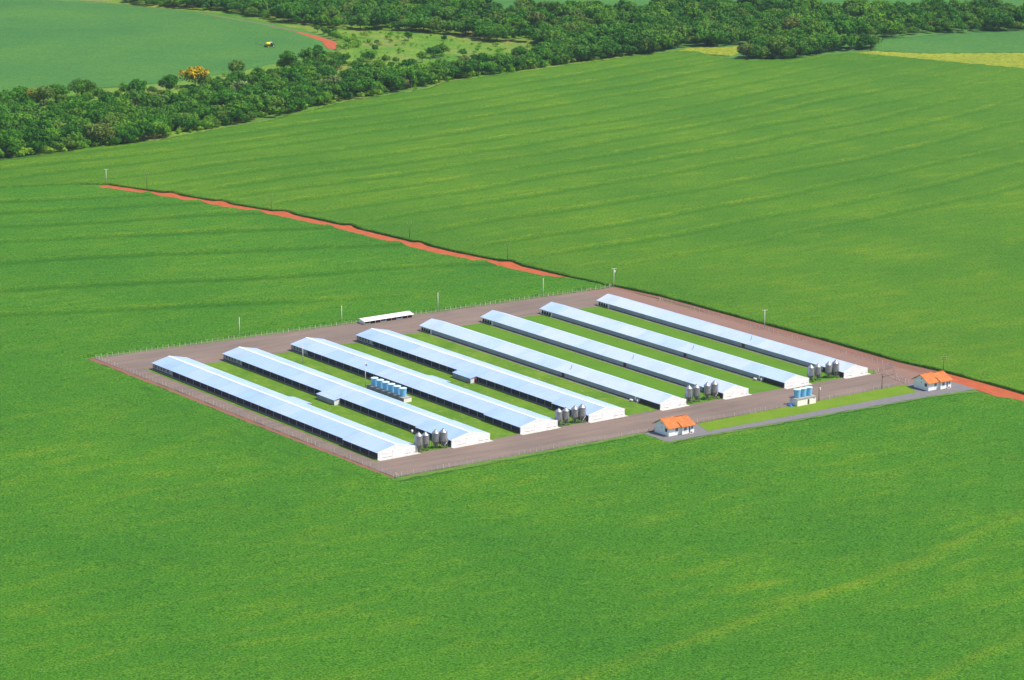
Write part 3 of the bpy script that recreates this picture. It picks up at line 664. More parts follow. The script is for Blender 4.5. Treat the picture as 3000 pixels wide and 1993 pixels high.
# pump house
ph = empty('pump_house', (168.5, -26.4, 0.09), 'small cream pump house with a dark doorway carrying three blue tanks', 'shed')
wall('x', -2.2, 0.18, -4.4, 4.5, 0, 2.5, [(0.45, 1.4, 0.02, 1.95), (3.3, 4.0, 1.75, 2.05)]).build('front_wall', 'cream', ph)
MB().box(0.45, 1.4, -2.10, -2.05, 0.02, 1.95).build('door', 'darkwood', ph)
MB().box(3.28, 4.02, -2.12, -2.08, 1.74, 2.06).build('window', 'black', ph)
MB().box(-4.4, -4.22, -2.018, 2.2, 0, 2.5).build('side_wall', 'white', ph); MB().box(4.32, 4.5, -2.018, 2.2, 0, 2.5).build('side_wall', 'cream', ph)
MB().box(-4.218, 4.318, 2.02, 2.2, 0, 2.5).build('rear_wall', 'cream', ph)
MB().box(-4.65, 4.75, -2.4, 2.4, 2.503, 2.66).build('roof_slab', 'concrete', ph)
b = MB()
for a, c in (((-4.6, 2.35), (4.7, 2.35)), ((4.7, 2.35), (4.7, -2.35))):
    b.tube([(a[0], a[1], 3.2), (c[0], c[1], 3.2)], 0.03, 4)
for x, y in ((-4.6, 2.35), (4.7, 2.35), (4.7, -2.35), (0, 2.35)): b.tube([(x, y, 2.66), (x, y, 3.2)], 0.03, 4)
b.build('railing', 'darksteel', ph)
MB().tube([(-4.6, 1.2, 0), (-4.6, 1.2, 2.9)], 0.05, 6).build('downpipe', 'black', ph)
for k, nm in enumerate(('above the grey side wall', 'in the middle of three', 'above the slit window')):
    copy_thing(tp, (165.95+k*2.78, -26.2, 2.77), f'light blue tapered water tank on the pump house roof, {nm}', 'three tanks on the pump house')
bt = empty('tarpaulin', (162.9, -26.2, 0.05), 'crumpled blue tarpaulin heap beside the grey side wall of the pump house', 'tarpaulin')
vs = []; n = 9
for i in range(n):
    for j in range(n):
        u, v = i/(n-1)-.5, j/(n-1)-.5; vs.append((u*1.9, v*2.6, max(0.0, 0.75*(1-(2*u)**2)*(1-(2*v)**2)+0.12*math.sin(9*u+5*v)*(1-(2*u)**2)*(1-(2*v)**2))))
MB().pts(vs, [(i*n+j, (i+1)*n+j, (i+1)*n+j+1, i*n+j+1) for i in range(n-1) for j in range(n-1)]).build('cover', 'bluetarp', bt)
MB().box(-1.2, -0.96, -1.0, 1.2, 0.0, 0.35).build('plank', 'darkwood', bt)

# ------------------------------------------------------------------ houses
def house(loc, label):
    root = empty('caretaker_house', loc, label, 'house', 'small houses on the grey path')
    W, D, H = 10.6, 7.3, 2.65; ym, zr = D/2+0.25, 4.75; xs = 5.3; pr = 0.75   # front is -y
    t = 0.16
    # left gable wall with openings: rectangle + triangle
    hl = [(0.75, 2.0, 1.15, 2.25), (3.45, 3.85, 1.95, 2.35)]
    wall('y', 0.0, t, 0, D, 0, H, hl).build('side_wall', 'housewall', root)
    MB().pts([(0, 0, H), (0, D, H), (0, ym, zr-0.1), (t, 0, H), (t, D, H), (t, ym, zr-0.1)], [(0, 2, 1), (3, 4, 5), (0, 3, 5, 2), (1, 2, 5, 4)]).build('gable', 'housewall', root)
    MB().box(-0.03, 0.0, 3.48, 3.82, 3.25, 3.65).build('vent', 'glass', root)
    for h in hl: 
        wn_ = MB().box(0.09, 0.12, h[0]-0.02, h[1]+0.02, h[2]-0.02, h[3]+0.02).build('window', 'glass', root)
        if h[1]-h[0] > 1: MB().box(-0.03, 0.06, (h[0]+h[1])/2-0.035, (h[0]+h[1])/2+0.035, h[2], h[3]).build('frame', 'bluedoor', wn_)
    hf1 = [(3.0, 4.15, 1.05, 2.15)]; hf2 = [(6.2, 7.3, 1.05, 2.2), (8.25, 8.95, 0.05, 2.15), (9.3, 10.1, 1.25, 2.2)]
    wall('x', 0.0, t, t, xs, 0, H, hf1).build('front_wall', 'housewall', root)
    wall('x', -pr, t, xs, W, 0, H, hf2).build('front_wall', 'housewall', root)
    MB().box(xs, xs+t, -pr+t, t, 0, H).build('return_wall', 'cream', root)
    for h, yy in ((hf1[0], 0.0), (hf2[0], -pr), (hf2[2], -pr)):
        wn_ = MB().box(h[0]-0.02, h[1]+0.02, yy+0.09, yy+0.12, h[2]-0.02, h[3]+0.02).build('window', 'glass', root)
        MB().box((h[0]+h[1])/2-0.035, (h[0]+h[1])/2+0.035, yy+0.02, yy+0.085, h[2], h[3]).build('frame', 'housewall', wn_)
        MB().box(h[0]-0.08, h[1]+0.08, yy-0.08, yy+0.02, h[2]-0.09, h[2]-0.003).build('sill', 'housewall', wn_)
    MB().box(8.25, 8.95, -pr+0.07, -pr+0.12, 0.05, 2.15).build('door', 'bluedoor', root)
    MB().box(7.95, 9.35, -pr-1.0, -pr-0.003, 0.0, 0.20).build('doorstep', 'pale_concrete', root)
    MB().box(W-t, W, -pr+t, D, 0, H).build('side_wall', 'housewall', root)
    MB().pts([(W-t, -pr+t, H), (W-t, D, H), (W-t, ym, zr-0.2), (W, -pr+t, H), (W, D, H), (W, ym, zr-0.2)], [(0, 2, 1), (3, 4, 5), (0, 3, 5, 2), (1, 2, 5, 4)]).build('gable', 'housewall', root)
    MB().box(t, W-t, D-t, D, 0, H).build('rear_wall', 'housewall', root)
    # tiled roof in two planes stepped at the front
    def plane(nm, x0, x1, y0, z0, y1, z1, th=0.13):
        rf = MB().hexa([(x0, y0, z0-th), (x1, y0, z0-th), (x1, y1, z1-th), (x0, y1, z1-th), (x0, y0, z0), (x1, y0, z0), (x1, y1, z1), (x0, y1, z1)]) if y0 < y1 else \
            MB().hexa([(x0, y1, z1-th), (x1, y1, z1-th), (x1, y0, z0-th), (x0, y0, z0-th), (x0, y1, z1), (x1, y1, z1), (x1, y0, z0), (x0, y0, z0)])
        return rf.build(nm, 'tiles', root)
    sl1 = (zr-H-0.10)/(ym-0.0)
    xb = 5.7; root.scale = (1.02, 1.08, 1.16)
    plane('roof_slope', -0.55, xb-0.004, -0.6, zr-sl1*(ym+0.6), ym, zr)
    plane('roof_slope', xs-0.3, W+0.5, -pr-0.6, 2.46, ym-0.35, zr-0.22)
    plane('roof_slope', -0.55, W+0.5, D+0.6, zr-sl1*(D+0.6-ym), ym+0.003, zr-0.02)
    rr = MB().tube([(-0.56, ym, zr+0.0), (xb, ym, zr+0.0)], 0.13, 8).build('ridge_tiles', 'tiles', root); MB().tube([(xb, ym-0.35, zr-0.22), (W+0.5, ym-0.35, zr-0.22)], 0.13, 8).build('ridge_tiles', 'tiles', root)
    MB().box(-0.56, -0.44, D+0.3, D+0.62, zr-sl1*(D+0.6-ym)-0.30, zr-sl1*(D+0.6-ym)-0.16).build('eave_board', 'darkwood', root)
    return root
house((99.7, -33.9, 0.05), 'white house with orange tiled roof at the far end of the path from the road')
house((219.0, -39.5, 0.05), 'white house with orange tiled roof beside the red dirt road')
for hx, hy, lab in ((99.7, -33.9, 'terracotta planter by the door of the house at the crop corner'), (219.0, -39.5, 'terracotta planter by the door of the house beside the red road')):
    tag(MB().lathe([(0.22, 0), (0.34, 0.45), (0.38, 0.5), (0.30, 0.5), (0.26, 0.42)], 12).build('planter', 'terracotta', None, (hx+9.1, hy-1.55, 0.26)), lab, 'planter', 'planters at the house doors')

# ------------------------------------------------------------------ long low shed at the back
sh = empty('compost_shed', (108.0, 173.0, 0.02), 'long low shed with pale cement roof and dark open stalls by the back fence', 'shed')
SL, SD = 23.6, 4.0; nb = 9; d = SL/nb
MB().box(0, 0.15, 0.15, SD, 0, 1.72).build('side_wall', 'white', sh); MB().box(SL-0.15, SL, 0.15, SD, 0, 1.72).build('side_wall', 'white', sh)
MB().box(0.15, SL-0.15, SD-0.15, SD, 0, 1.6).build('rear_wall', 'concrete', sh)
for k in range(nb+1): MB().box(min(k*d, SL-0.2), min(k*d, SL-0.2)+0.2, -0.05, 0.147, 0, 1.32).build('post', 'white', sh)
for k in range(nb):
    kind_ = k % 3; x0, x1 = k*d+0.21, (k+1)*d-0.01
    MB().box(x0, x1, 0.6, 0.68, 0.0, 1.3).build('stall_back', 'maroon' if kind_ == 2 else 'black', sh)
    if kind_ == 0: MB().box(x0, x1, 0.0, 0.1, 0.0, 0.32).build('stall_board', 'white', sh)
b = MB(); b.hexa([(-0.4, -0.7, 1.24), (SL+0.4, -0.7, 1.24), (SL+0.4, 2.9, 1.95), (-0.4, 2.9, 1.95), (-0.4, -0.7, 1.30), (SL+0.4, -0.7, 1.30), (SL+0.4, 2.9, 2.01), (-0.4, 2.9, 2.01)]); b.build('roof_slope', 'shedroof', sh)
b = MB(); b.hexa([(-0.4, 2.904, 1.95), (SL+0.4, 2.904, 1.95), (SL+0.4, 4.4, 1.62), (-0.4, 4.4, 1.62), (-0.4, 2.904, 2.01), (SL+0.4, 2.904, 2.01), (SL+0.4, 4.4, 1.68), (-0.4, 4.4, 1.68)]); b.build('roof_slope', 'shedroof', sh)

# ------------------------------------------------------------------ small equipment beside the barns
def equip(x, y, where):
    e = empty('fuel_tank', (x-1.3, y+2.2, 0.07), f'small white box tank on legs against {where}', 'tank', 'box tanks beside the grey barns')
    MB().box(-0.35, 0.35, -0.7, 0.7, 0.45, 0.85).build('tank', 'white', e)
    for sx in (-.28, .28):
        for sy in (-.6, .6): MB().box(sx-.04, sx+.04, sy-.04, sy+.04, 0, .447).build('leg', 'darksteel', e)
    p = empty('standpipe', (x-0.6, y+0.7, 0.07), f'white standpipe with bent top against {where}', 'pipe', 'standpipes beside the grey barns')
    MB().tube([(0, 0, 0), (0, 0, 1.75), (0.12, 0.05, 1.95), (0.5, 0.1, 1.98)], 0.09, 8).build('pipe', 'white', p, smooth=True)
    MB().box(-0.2, 0.2, -0.2, 0.2, 0, 0.12).build('base', 'concrete', p)
for i, wh in ((4, 'the grey barn next to the wide barns'), (6, 'the grey barn opposite the pump house')): equip(BX[i], YN[i]+13.0, wh)
for x, y, wh in ((BX[4]-0.4, YN[4]+12.6, 'grey barn next to the wide barns'), (BX[6]-0.4, YN[6]+12.6, 'grey barn opposite the pump house'), (BX[5]-0.4, YN[5]+9.5, 'grey barn with the silos in the middle'), (BX[1]-0.6, YN[1]+23.2, 'wide barn with the white-ended lean-to')):
    dr = empty('drum', (x, y, 0.07), f'white drum standing against the {wh}', 'drum', 'white drums beside the barns')
    MB().lathe([(0.36, 0.0), (0.36, 0.32), (0.385, 0.34), (0.36, 0.36), (0.36, 0.68), (0.385, 0.70), (0.36, 0.72), (0.36, 1.05)], 14).build('body', 'cream', dr, smooth=True)
    MB().lathe([(0.37, 1.05), (0.33, 1.12), (0.05, 1.14)], 14).build('lid', 'white', dr)

# ------------------------------------------------------------------ fences
def fence(pts, label, gap=2.45, mat='post', lean=0.0, wires=(0.45, 0.9, 1.3), name='wire_fence'):
    a0 = pts[0]; root = empty(name, (a0[0], a0[1], 0), label, 'fence', 'wire fences round the yard')
    pm = shared(('fp', mat), lambda: MB().hexa([(-.085, -.085, 0), (.085, -.085, 0), (.085, .085, 0), (-.085, .085, 0), (-.065, -.065, 1.5), (.065, -.065, 1.5), (.065, .065, 1.5), (-.065, .065, 1.5)]).mesh('post', M[mat]))
    ps = []
    for i in range(len(pts)-1):
        a = np.array(pts[i], float); b = np.array(pts[i+1], float); L = np.hypot(*(b-a)); n = max(1, round(L/gap))
        ps += [a+(b-a)*k/n for k in range(n)]
    ps.append(np.array(pts[-1], float))
    for p in ps:
        o = link('post', pm, root, (p[0]-a0[0], p[1]-a0[1], 0)); o.rotation_euler = (random.uniform(-.05, .05), random.uniform(-.05, .05)+lean, random.uniform(0, 1.5)); o.scale.z = random.uniform(.93, 1.07)
    for z in wires:
        MB().tube([(p[0]-a0[0], p[1]-a0[1], z+random.uniform(-.02, .02)) for p in ps], 0.018, 3).build('wire', 'wire', root)
    return root
fence([(-8.6, 184.3), (-7.5, 80), (-7.0, -21.0)], 'wire fence on concrete posts along the outermost wide barn')
fence([(-7.0, -21.2), (50, -23.0), (96, -24.3), (163.0, -26.3)], 'wire fence on concrete posts in front of the white gables, ending at the pump house', gap=2.4)
fence([(174.2, -26.7), (215.0, -27.0)], 'wire fence on concrete posts between the pump house and the gate', gap=2.4)
fence([(-8.6, 184.6), (54, 181.2), (100, 177.5), (106.6, 177.0)], 'wire fence on concrete posts behind the barns, left of the low shed')
fence([(132.8, 175.9), (147, 174.9), (232.4, 171.0)], 'wire fence on concrete posts between the low shed and the tall corner pole')
fence([(234.2, 137.0), (234.6, 95), (234.0, 40), (233.8, -4.5)], 'wire fence on pale posts between the yard and the brown track', gap=2.9, wires=(0.3, 0.6, 0.9, 1.2, 1.42))
def brace(x, y, lab, rz=0.0, s=1.0):
    r = empty('fence_brace', (x, y, 0.02), lab, 'fence brace', 'timber fence braces', rz)
    MB().box(-0.09, 0.09, -0.09, 0.09, 0, 1.75*s).build('post', 'post', r)
    for sg in (-1, 1): MB().tube([(0.0, sg*0.12, 1.55*s), (0.0, sg*1.25, 0.0)], 0.075, 6).build('strut', 'post', r)
brace(233.8, 138.6, 'pale A-shaped timber brace at the end of the fence by the track', 0.0)
brace(-7.0, -21.6, 'pale A-shaped timber brace at the fence corner by the soybean crop', R(-90))
brace(232.8, 171.2, 'pale A-shaped timber brace at the back fence corner below the tall pole', R(60))
gt = empty('yard_gate', (222.5, -14, 0.02), 'rough timber yard gate standing open with leaning pale posts', 'gate')
for k, (x, y, h) in enumerate(((-1.7, 6.1, 2.0), (1.1, 6.8, 1.7), (3.4, 6.2, 1.8), (3.4, 0.5, 2.3), (-0.9, 0.3, 2.2), (-1.1, -5.6, 2.2), (-1.3, -11.0, 2.2), (-2.1, -13.4, 1.7))):
    MB().box(-.09, .09, -.09, .09, 0, h).build('post', 'post' if k % 3 else 'timber', gt, (x, y, 0))
for a, c in (((-1.7, 6.1, 1.9), (-0.6, 5.4, 0.0)), ((-0.9, 0.3, 1.6), (-1.0, -4.6, 0.1)), ((-1.1, -5.6, 1.8), (-1.2, -7.6, 0.0)), ((-1.3, -11.0, 1.8), (-2.6, -12.0, 0.0))):
    MB().tube([a, c], 0.08, 6).build('strut', 'post', gt)
for z in (0.5, 0.85, 1.2, 1.5):
    MB().box(-0.95, 3.35, 0.15, 0.21, z, z+0.12).build('rail', 'timber', gt)
    MB().box(3.0, 10.6, 8.2, 8.26, z, z+0.10).build('rail', 'darksteel', gt)
MB().box(-1.55, -1.45, -10.9, -5.7, 0.9, 1.0).build('rail', 'timber', gt)
# ------------------------------------------------------------------ utility poles
def pole(x, y, h, label, mat='poleconc', arm=1, r=0.16, box=0, z=0.0, name='utility_pole'):
    root = empty(name, (x, y, z), label, 'utility pole', 'utility poles')
    MB().tube([(0, 0, -0.1), (0, 0, h)], [r, r*0.68], 8).build('pole', mat, root, smooth=True)
    for k in range(arm):
        zz = h-0.15-0.75*k; a = R(25)
        L_ = 1.1; ax = MB().tube([(-L_*math.cos(a), L_*math.sin(a), zz), (L_*math.cos(a), -L_*math.sin(a), zz)], 0.075, 4).build('crossarm', mat, root)
        for t in (-0.9, 0.0, 0.9): MB().lathe([(0.05, 0), (0.07, 0.1), (0.04, 0.22)], 8, t*L_*math.cos(a), -t*L_*math.sin(a)).build('insulator', 'white', ax, (0, 0, zz+0.07))
    if box: MB().box(0.16, 0.62, -0.25, 0.25, h-1.7, h-0.95).build('transformer', 'white' if box == 2 else 'darksteel', root)
    return root
rel = lambda x, y: float(relief(np.array([float(x)]), np.array([float(y)]))[0][0])
for x, y, h, lab, mt, arm, bx in (
    (174.6, 513.5, 7.6, 'pale concrete pole where the red road bends out of sight', 'poleconc', 1, 0),
    (183.0, 486.5, 8.2, 'dark wooden pole beside the upper end of the red road', 'darkwood', 1, 0),
    (204.5, 402.5, 8.0, 'thin dark wooden pole beside the middle of the red road, uphill from the next', 'darkwood', 1, 0),
    (220.0, 306.0, 7.9, 'thin dark wooden pole beside the red road, second above the yard corner', 'darkwood', 1, 0),
    (228.0, 239.5, 8.0, 'thin dark wooden pole beside the red road, next above the yard corner', 'darkwood', 1, 0),
    (235.0, 171.4, 8.1, 'tall pale pole with crossarm and lamp at the back corner of the yard', 'poleconc', 1, 2),
    (55.1, 183.0, 8.3, 'plain white pole on the back fence opposite the second wide barn', 'poleconc', 0, 0),
    (100.8, 178.8, 7.8, 'plain white pole on the back fence just left of the low shed', 'poleconc', 0, 0),
    (146.6, 176.4, 7.8, 'plain white pole on the back fence to the right of the low shed', 'poleconc', 0, 0),
    (198.5, 173.2, 8.0, 'plain white pole on the back fence nearest the yard corner', 'poleconc', 0, 0),
    (52.4, 131.3, 7.6, 'slim pinkish pole on the grass beyond the six blue tanks', 'poleconc', 0, 0),
    (51.7, 86.4, 9.8, 'tall pale pole with transformers beside the six blue tanks', 'poleconc', 2, 1),
    (235.5, 72.9, 8.0, 'pale pole with lamp arm between the yard fence and the brown track', 'poleconc', 1, 0),
    (241.9, -23.6, 6.8, 'brown wooden pole with two crossarms behind the house by the red road', 'darkwood', 2, 0),
    (176.0, -26.9, 6.0, 'dark pole with a white meter box beside the pump house', 'darkwood', 0, 2),
    (207.0, -27.2, 6.0, 'dark pole with crossarm on the front fence near the gate', 'darkwood', 1, 1)):
    pole(x, y, h+0.0, lab, mt, arm, 0.17 if mt == 'poleconc' else 0.14, bx, rel(x, y)*0.8)

# ------------------------------------------------------------------ sprayer in the far field
sp = empty('crop_sprayer', (508, 900, 0.3), 'green crop sprayer with yellow tank working in the curved field', 'sprayer')
MB().box(-2.6, 2.4, -0.55, 0.55, 1.15, 1.55).build('chassis', 'green', sp)
MB().lathe([(0.3, -1.7), (0.95, -1.35), (1.08, 0), (0.95, 1.35), (0.3, 1.7)], 16).build('tank', 'yellow', sp, (-0.9, 0, 2.5), True).rotation_euler = (R(90), 0, R(90))
cb = MB().hexa([(0.9, -.8, 1.55), (2.2, -.8, 1.55), (2.2, .8, 1.55), (0.9, .8, 1.55), (0.95, -.72, 3.2), (2.0, -.72, 3.2), (2.0, .72, 3.2), (0.95, .72, 3.2)]).build('cab', 'glass', sp)
MB().box(0.85, 2.1, -0.8, 0.8, 3.203, 3.35).build('cab_roof', 'white', cb)
MB().box(2.2, 3.6, -0.6, 0.6, 1.5, 2.3).build('bonnet', 'green', sp)
for x in (-1.9, 2.4):
    for y in (-1.45, 1.45):
        wq = MB().lathe([(0.35, -0.28), (0.9, -0.25), (0.95, 0), (0.9, 0.25), (0.35, 0.28)], 18).build('wheel', 'rubber', sp, (x, y, 0.95)); wq.rotation_euler.x = R(90)
        MB().lathe([(0.40, -0.30), (0.42, 0.30)], 12).build('rim', 'yellow', wq)
for s_ in (-1, 1): MB().box(-3.2, -2.95, min(s_*0.6, s_*13), max(s_*0.6, s_*13), 1.3, 1.55).build('boom', 'green', sp)
MB().box(-3.25, -2.6, -0.6, 0.6, 1.0, 1.9).build('boom_frame', 'green', sp)

# ------------------------------------------------------------------ trees
def crown_mesh(name, seed, rx, H, zlow, nl, nq, mat, size=(0.5, 1.0), top=None):
    rg = np.random.default_rng(seed); cz = (H+zlow)/2; rz = (H-zlow)/2
    cs = []
    for k in range(int(nl*1.45)):
        a = rg.uniform(0, 6.28); e = rg.uniform(-0.35, 1.0); q = rg.uniform(0.40, 0.95)
        ce = math.sqrt(max(0, 1-min(1, abs(e))**2))
        cs.append((rx*q*ce*math.cos(a), rx*q*ce*math.sin(a), cz+rz*0.72*e*rg.uniform(0.6, 1.0), rx*rg.uniform(0.17, 0.40)))
    cs.append((0, 0, cz, rx*0.52)); cs = np.array(cs); wts = cs[:, 3]**2; wts /= wts.sum()
    li = rg.choice(len(cs), nq, p=wts); d = rg.normal(size=(nq, 3)); d[:, 2] += 0.5; d /= np.linalg.norm(d, axis=1)[:, None]
    p = cs[li, :3]+d*cs[li, 3:4]*rg.uniform(0.76, 1.08, (nq, 1)); p[:, 2] = np.maximum(p[:, 2], zlow*0.6)
    n = d+rg.normal(size=(nq, 3))*0.42; n /= np.linalg.norm(n, axis=1)[:, None]
    u = np.cross(n, rg.normal(size=(nq, 3))); u /= np.linalg.norm(u, axis=1)[:, None]; v = np.cross(n, u)
    s1 = rg.uniform(*size, (nq, 1)); s2 = s1*rg.uniform(0.55, 1.0, (nq, 1))
    P = np.stack([p-u*s1*.5-v*s2*.25, p-v*s2*.55, p+u*s1*.5+v*s2*.1, p+u*s1*.05+v*s2*.55], 1).reshape(-1, 3)
    me = bpy.data.meshes.new(name); me.vertices.add(nq*4); me.vertices.foreach_set('co', P.ravel())
    me.loops.add(nq*4); me.loops.foreach_set('vertex_index', np.arange(nq*4, dtype=np.int32)); me.polygons.add(nq); me.polygons.foreach_set('loop_start', np.arange(nq, dtype=np.int32)*4)
    me.update(calc_edges=True); me.materials.append(M[mat])
    if top:
        me.materials.append(M[top]); zz = p[:, 2]+rg.normal(size=nq)*0.7; me.polygons.foreach_set('material_index', (zz > cz-0.02*rz).astype(np.int32))
    return me
def trunk_mesh(name, seed, H, rx):
    rg = random.Random(seed); b = MB(); r = 0.028*H
    b.tube([(0, 0, -0.2), (rg.uniform(-.15, .15), rg.uniform(-.15, .15), H*0.3), (rg.uniform(-.4, .4), rg.uniform(-.4, .4), H*0.62)], [r*1.25, r*0.9, r*0.4], 7)
    for k in range(4):
        a = k*1.57+rg.uniform(-.4, .4); z = H*rg.uniform(0.22, 0.38)
        b.tube([(0, 0, z), (rx*.3*math.cos(a), rx*.3*math.sin(a), z+H*.16), (rx*.62*math.cos(a), rx*.62*math.sin(a), z+H*.30)], [r*.55, r*.38, r*.15], 5)
    return b.mesh(name, M['bark'])
PR = []
for k, (rx, H, zl, nl, nq) in enumerate(((5.6, 9.6, 0.8, 20, 2100), (4.7, 10.4, 1.0, 18, 1800), (6.6, 9.2, 1.2, 26, 2500), (3.8, 7.8, 0.6, 14, 1250), (5.2, 11.4, 1.3, 20, 2000), (3.4, 6.2, 0.4, 12, 1050), (5.9, 8.2, 0.8, 22, 2100), (4.2, 9.2, 0.8, 15, 1450))):
    PR.append((crown_mesh('crown', 100+k, rx, H, zl, nl, nq, 'leaf', (0.45, 0.95)), trunk_mesh('trunk', 50+k, H, rx), rx, H))
SHR = [crown_mesh('foliage', 200+k, 1.9+0.4*k, 2.3+0.5*k, 0.1, 9, 420, 'leaf_light', (0.3, 0.6)) for k in range(3)]

F1 = [(120, 606), (162, 609), (200, 609), (236, 611), (283, 626), (352, 644), (418, 675), (487, 690), (517, 730), (490, 735), (459, 741), (478, 790), (450, 777), (414, 758), (377, 741), (342, 722), (319, 716), (296, 716), (266, 716), (247, 722), (244, 746), (225, 745), (140, 740)]
F2 = [(487, 690), (516, 708), (572, 714), (636, 726), (712, 732), (733, 744), (655, 752), (590, 738), (530, 728), (509, 720)]
F3 = [(594, 735), (636, 727), (712, 732), (733, 744), (775, 728), (871, 702), (901, 698), (933, 696), (991, 675), (1100, 640), (1160, 690), (1053, 740), (1012, 778), (984, 785), (942, 815), (948, 858), (852, 912), (806, 875), (805, 920), (751, 945), (724, 930), (735, 980), (745, 1070), (690, 1180), (564, 1260), (551, 1145), (580, 1087), (586, 1009), (594, 965), (610, 936), (635, 918), (650, 867), (648, 832), (668, 827), (660, 786), (625, 755)]
CL = [(731, 675), (739, 662), (758, 656), (790, 664), (807, 669), (822, 666), (835, 661), (846, 671), (815, 690), (764, 700)]
def scatter(poly, dmin, tries, keep=None):
    poly_a = np.array(poly, float); lo = poly_a.min(0); hi = poly_a.max(0)
    p = RNG.uniform(lo, hi, (tries, 2)); p = p[inpoly(p[:, 0], p[:, 1], poly)]
    if keep is not None: p = p[RNG.uniform(0, 1, len(p)) < keep(p[:, 0], p[:, 1])]
    grid = {}; out = []
    for x, y in p:
        i, j = int(x//dmin), int(y//dmin)
        if any((x-a)**2+(y-b)**2 < dmin*dmin for di in (-1, 0, 1) for dj in (-1, 0, 1) for a, b in grid.get((i+di, j+dj), ())): continue
        grid.setdefault((i, j), []).append((x, y)); out.append((x, y))
    return out
dens1 = lambda x, y: np.clip(0.80+0.8*fbm(x, y, 38, 8, 5)-0.9*sstep(y, 690, 790)*(x < 470), 0.05, 1)
trees = [(x, y, 1.0) for x, y in scatter(F1, 4.6, 12000, dens1)]
trees += [(x, y, 0.8) for x, y in scatter([(376, 742), (414, 758), (450, 777), (478, 790), (500, 770), (530, 780), (525, 815), (500, 832), (470, 815), (430, 790), (385, 765)], 6.0, 700, lambda x, y: np.clip(0.5+0.7*fbm(x, y, 28, 8, 7), 0.05, 1))]
trees += [(x, y, 0.7) for x, y in scatter([(240, 720), (300, 720), (345, 728), (380, 745), (390, 770), (340, 775), (290, 770), (240, 790)], 7.0, 500, lambda x, y: np.clip(0.35+0.6*fbm(x, y, 25, 8, 13), 0.05, 1))]
trees += [(x, y, 0.95) for x, y in scatter(F2, 4.2, 3500)]
trees += [(x, y, 1.08) for x, y in scatter(F3, 5.2, 42000, lambda x, y: np.clip(1.3+0.5*fbm(x, y, 60, 8, 11), 0.15, 1))]
trees += [(x, y, 1.12) for x, y in scatter(CL, 5.2, 3000)]
ISO = [(259, 777, 1.3, 6), (268, 762, 1.15, 2), (280, 770, 1.2, 0), (300, 775, 1.25, 2), (314, 757, .9, 5), (330, 762, 1.0, 0), (344, 779, .85, 3), (355, 766, 1.1, 6), (362, 752, .8, 5), (390, 768, .8, 7), (413, 783, 1.15, 4), (400, 765, .8, 3), (440, 788, .8, 5), (463, 803, 1.25, 1), (470, 793, 1.0, 7), (484, 812, 1.2, 4), (499, 827, 1.1, 1), (510, 838, .8, 5), (500, 805, .7, 3), (557, 845, .7, 5), (604, 875, .75, 7), (624, 861, .7, 5), (571, 796, .95, 6), (580, 800, .9, 0), (590, 790, .8, 3), (537, 790, .7, 5), (552, 782, .8, 7), (520, 770, .7, 3), (600, 830, .5, 5), (575, 870, .5, 3), (571, 925, .62, 7), (568, 915, .6, 7), (574, 936, .66, 7), (566, 906, .55, 7), (577, 948, .6, 7), (561, 884, .5, 7), (572, 915, .5, 5), (579, 930, .55, 7)]
allt = [(x, y, s*random.choice((0.5, 0.62, 0.74, 0.86, 0.96, 1.08, 1.25))*random.uniform(0.93, 1.07), random.randrange(8), False) for x, y, s in trees]+[(x, y, s, k, True) for x, y, s, k in ISO]
def seen(x, y):
    d = Vector((x, y, 5))-CAM; z = d.dot(Fv); px = 1500+8801.8*d.dot(R2)/z; py = 996.5-8801.8*d.dot(U2)/z
    return -60 < px < 3060 and -60 < py < 2050
cand = [t for t in allt if seen(t[0], t[1])]
cand.sort(key=lambda t: (not t[4], -t[2]*PR[t[3]][2]/math.hypot(t[0]-CAM.x, t[1]-CAM.y)))
single = set(id(t) for t in cand[:285])
LOOK = ['broad rounded', 'tall oval', 'very wide spreading', 'small rounded', 'tallest pointed', 'smallest bushy', 'wide low', 'narrow']
def where(x, y, k, iso):
    a = LOOK[k]
    if iso: return (f'{a} tree standing alone in rough grass by the curved field', 'single trees in rough grass')
    if inpoly(np.array([x]), np.array([y]), CL)[0] or (725 < x < 850 and 655 < y < 700): return (f'{a} dark tree in the rounded clump jutting into the field', 'trees of the rounded clump')
    if x < 520 and y < 800:
        front = y < np.interp(x, [160, 236, 283, 352, 418, 487], [609, 611, 626, 644, 675, 690])+14
        return (f'{a} green tree at the crop edge of the wood below the curved field', 'trees at the crop edge of the lower wood') if front else (f'{a} green tree inside the wood below the curved field', 'trees inside the lower wood')
    if x < 735 and y < 760: return (f'{a} green tree in the narrow belt along the terraced field', 'trees in the belt along the terraced field')
    return (f'{a} green tree in the long wood behind the meadow', 'trees in the long wood')
rest = []
protos = {}
for t in allt:
    x, y, s, k, iso = t
    if id(t) in single:
        cm, tm, rx, H = PR[k]; lab, grp = where(x, y, k, iso)
        r = empty('broadleaf_tree', (x, y, -0.1), lab, 'tree', grp, random.uniform(0, 6.28)); r.scale = (s, s, s*random.uniform(0.9, 1.12))
        c = link('crown', cm, r); link('trunk', tm, r); protos.setdefault(k, c)
    else: rest.append(t)
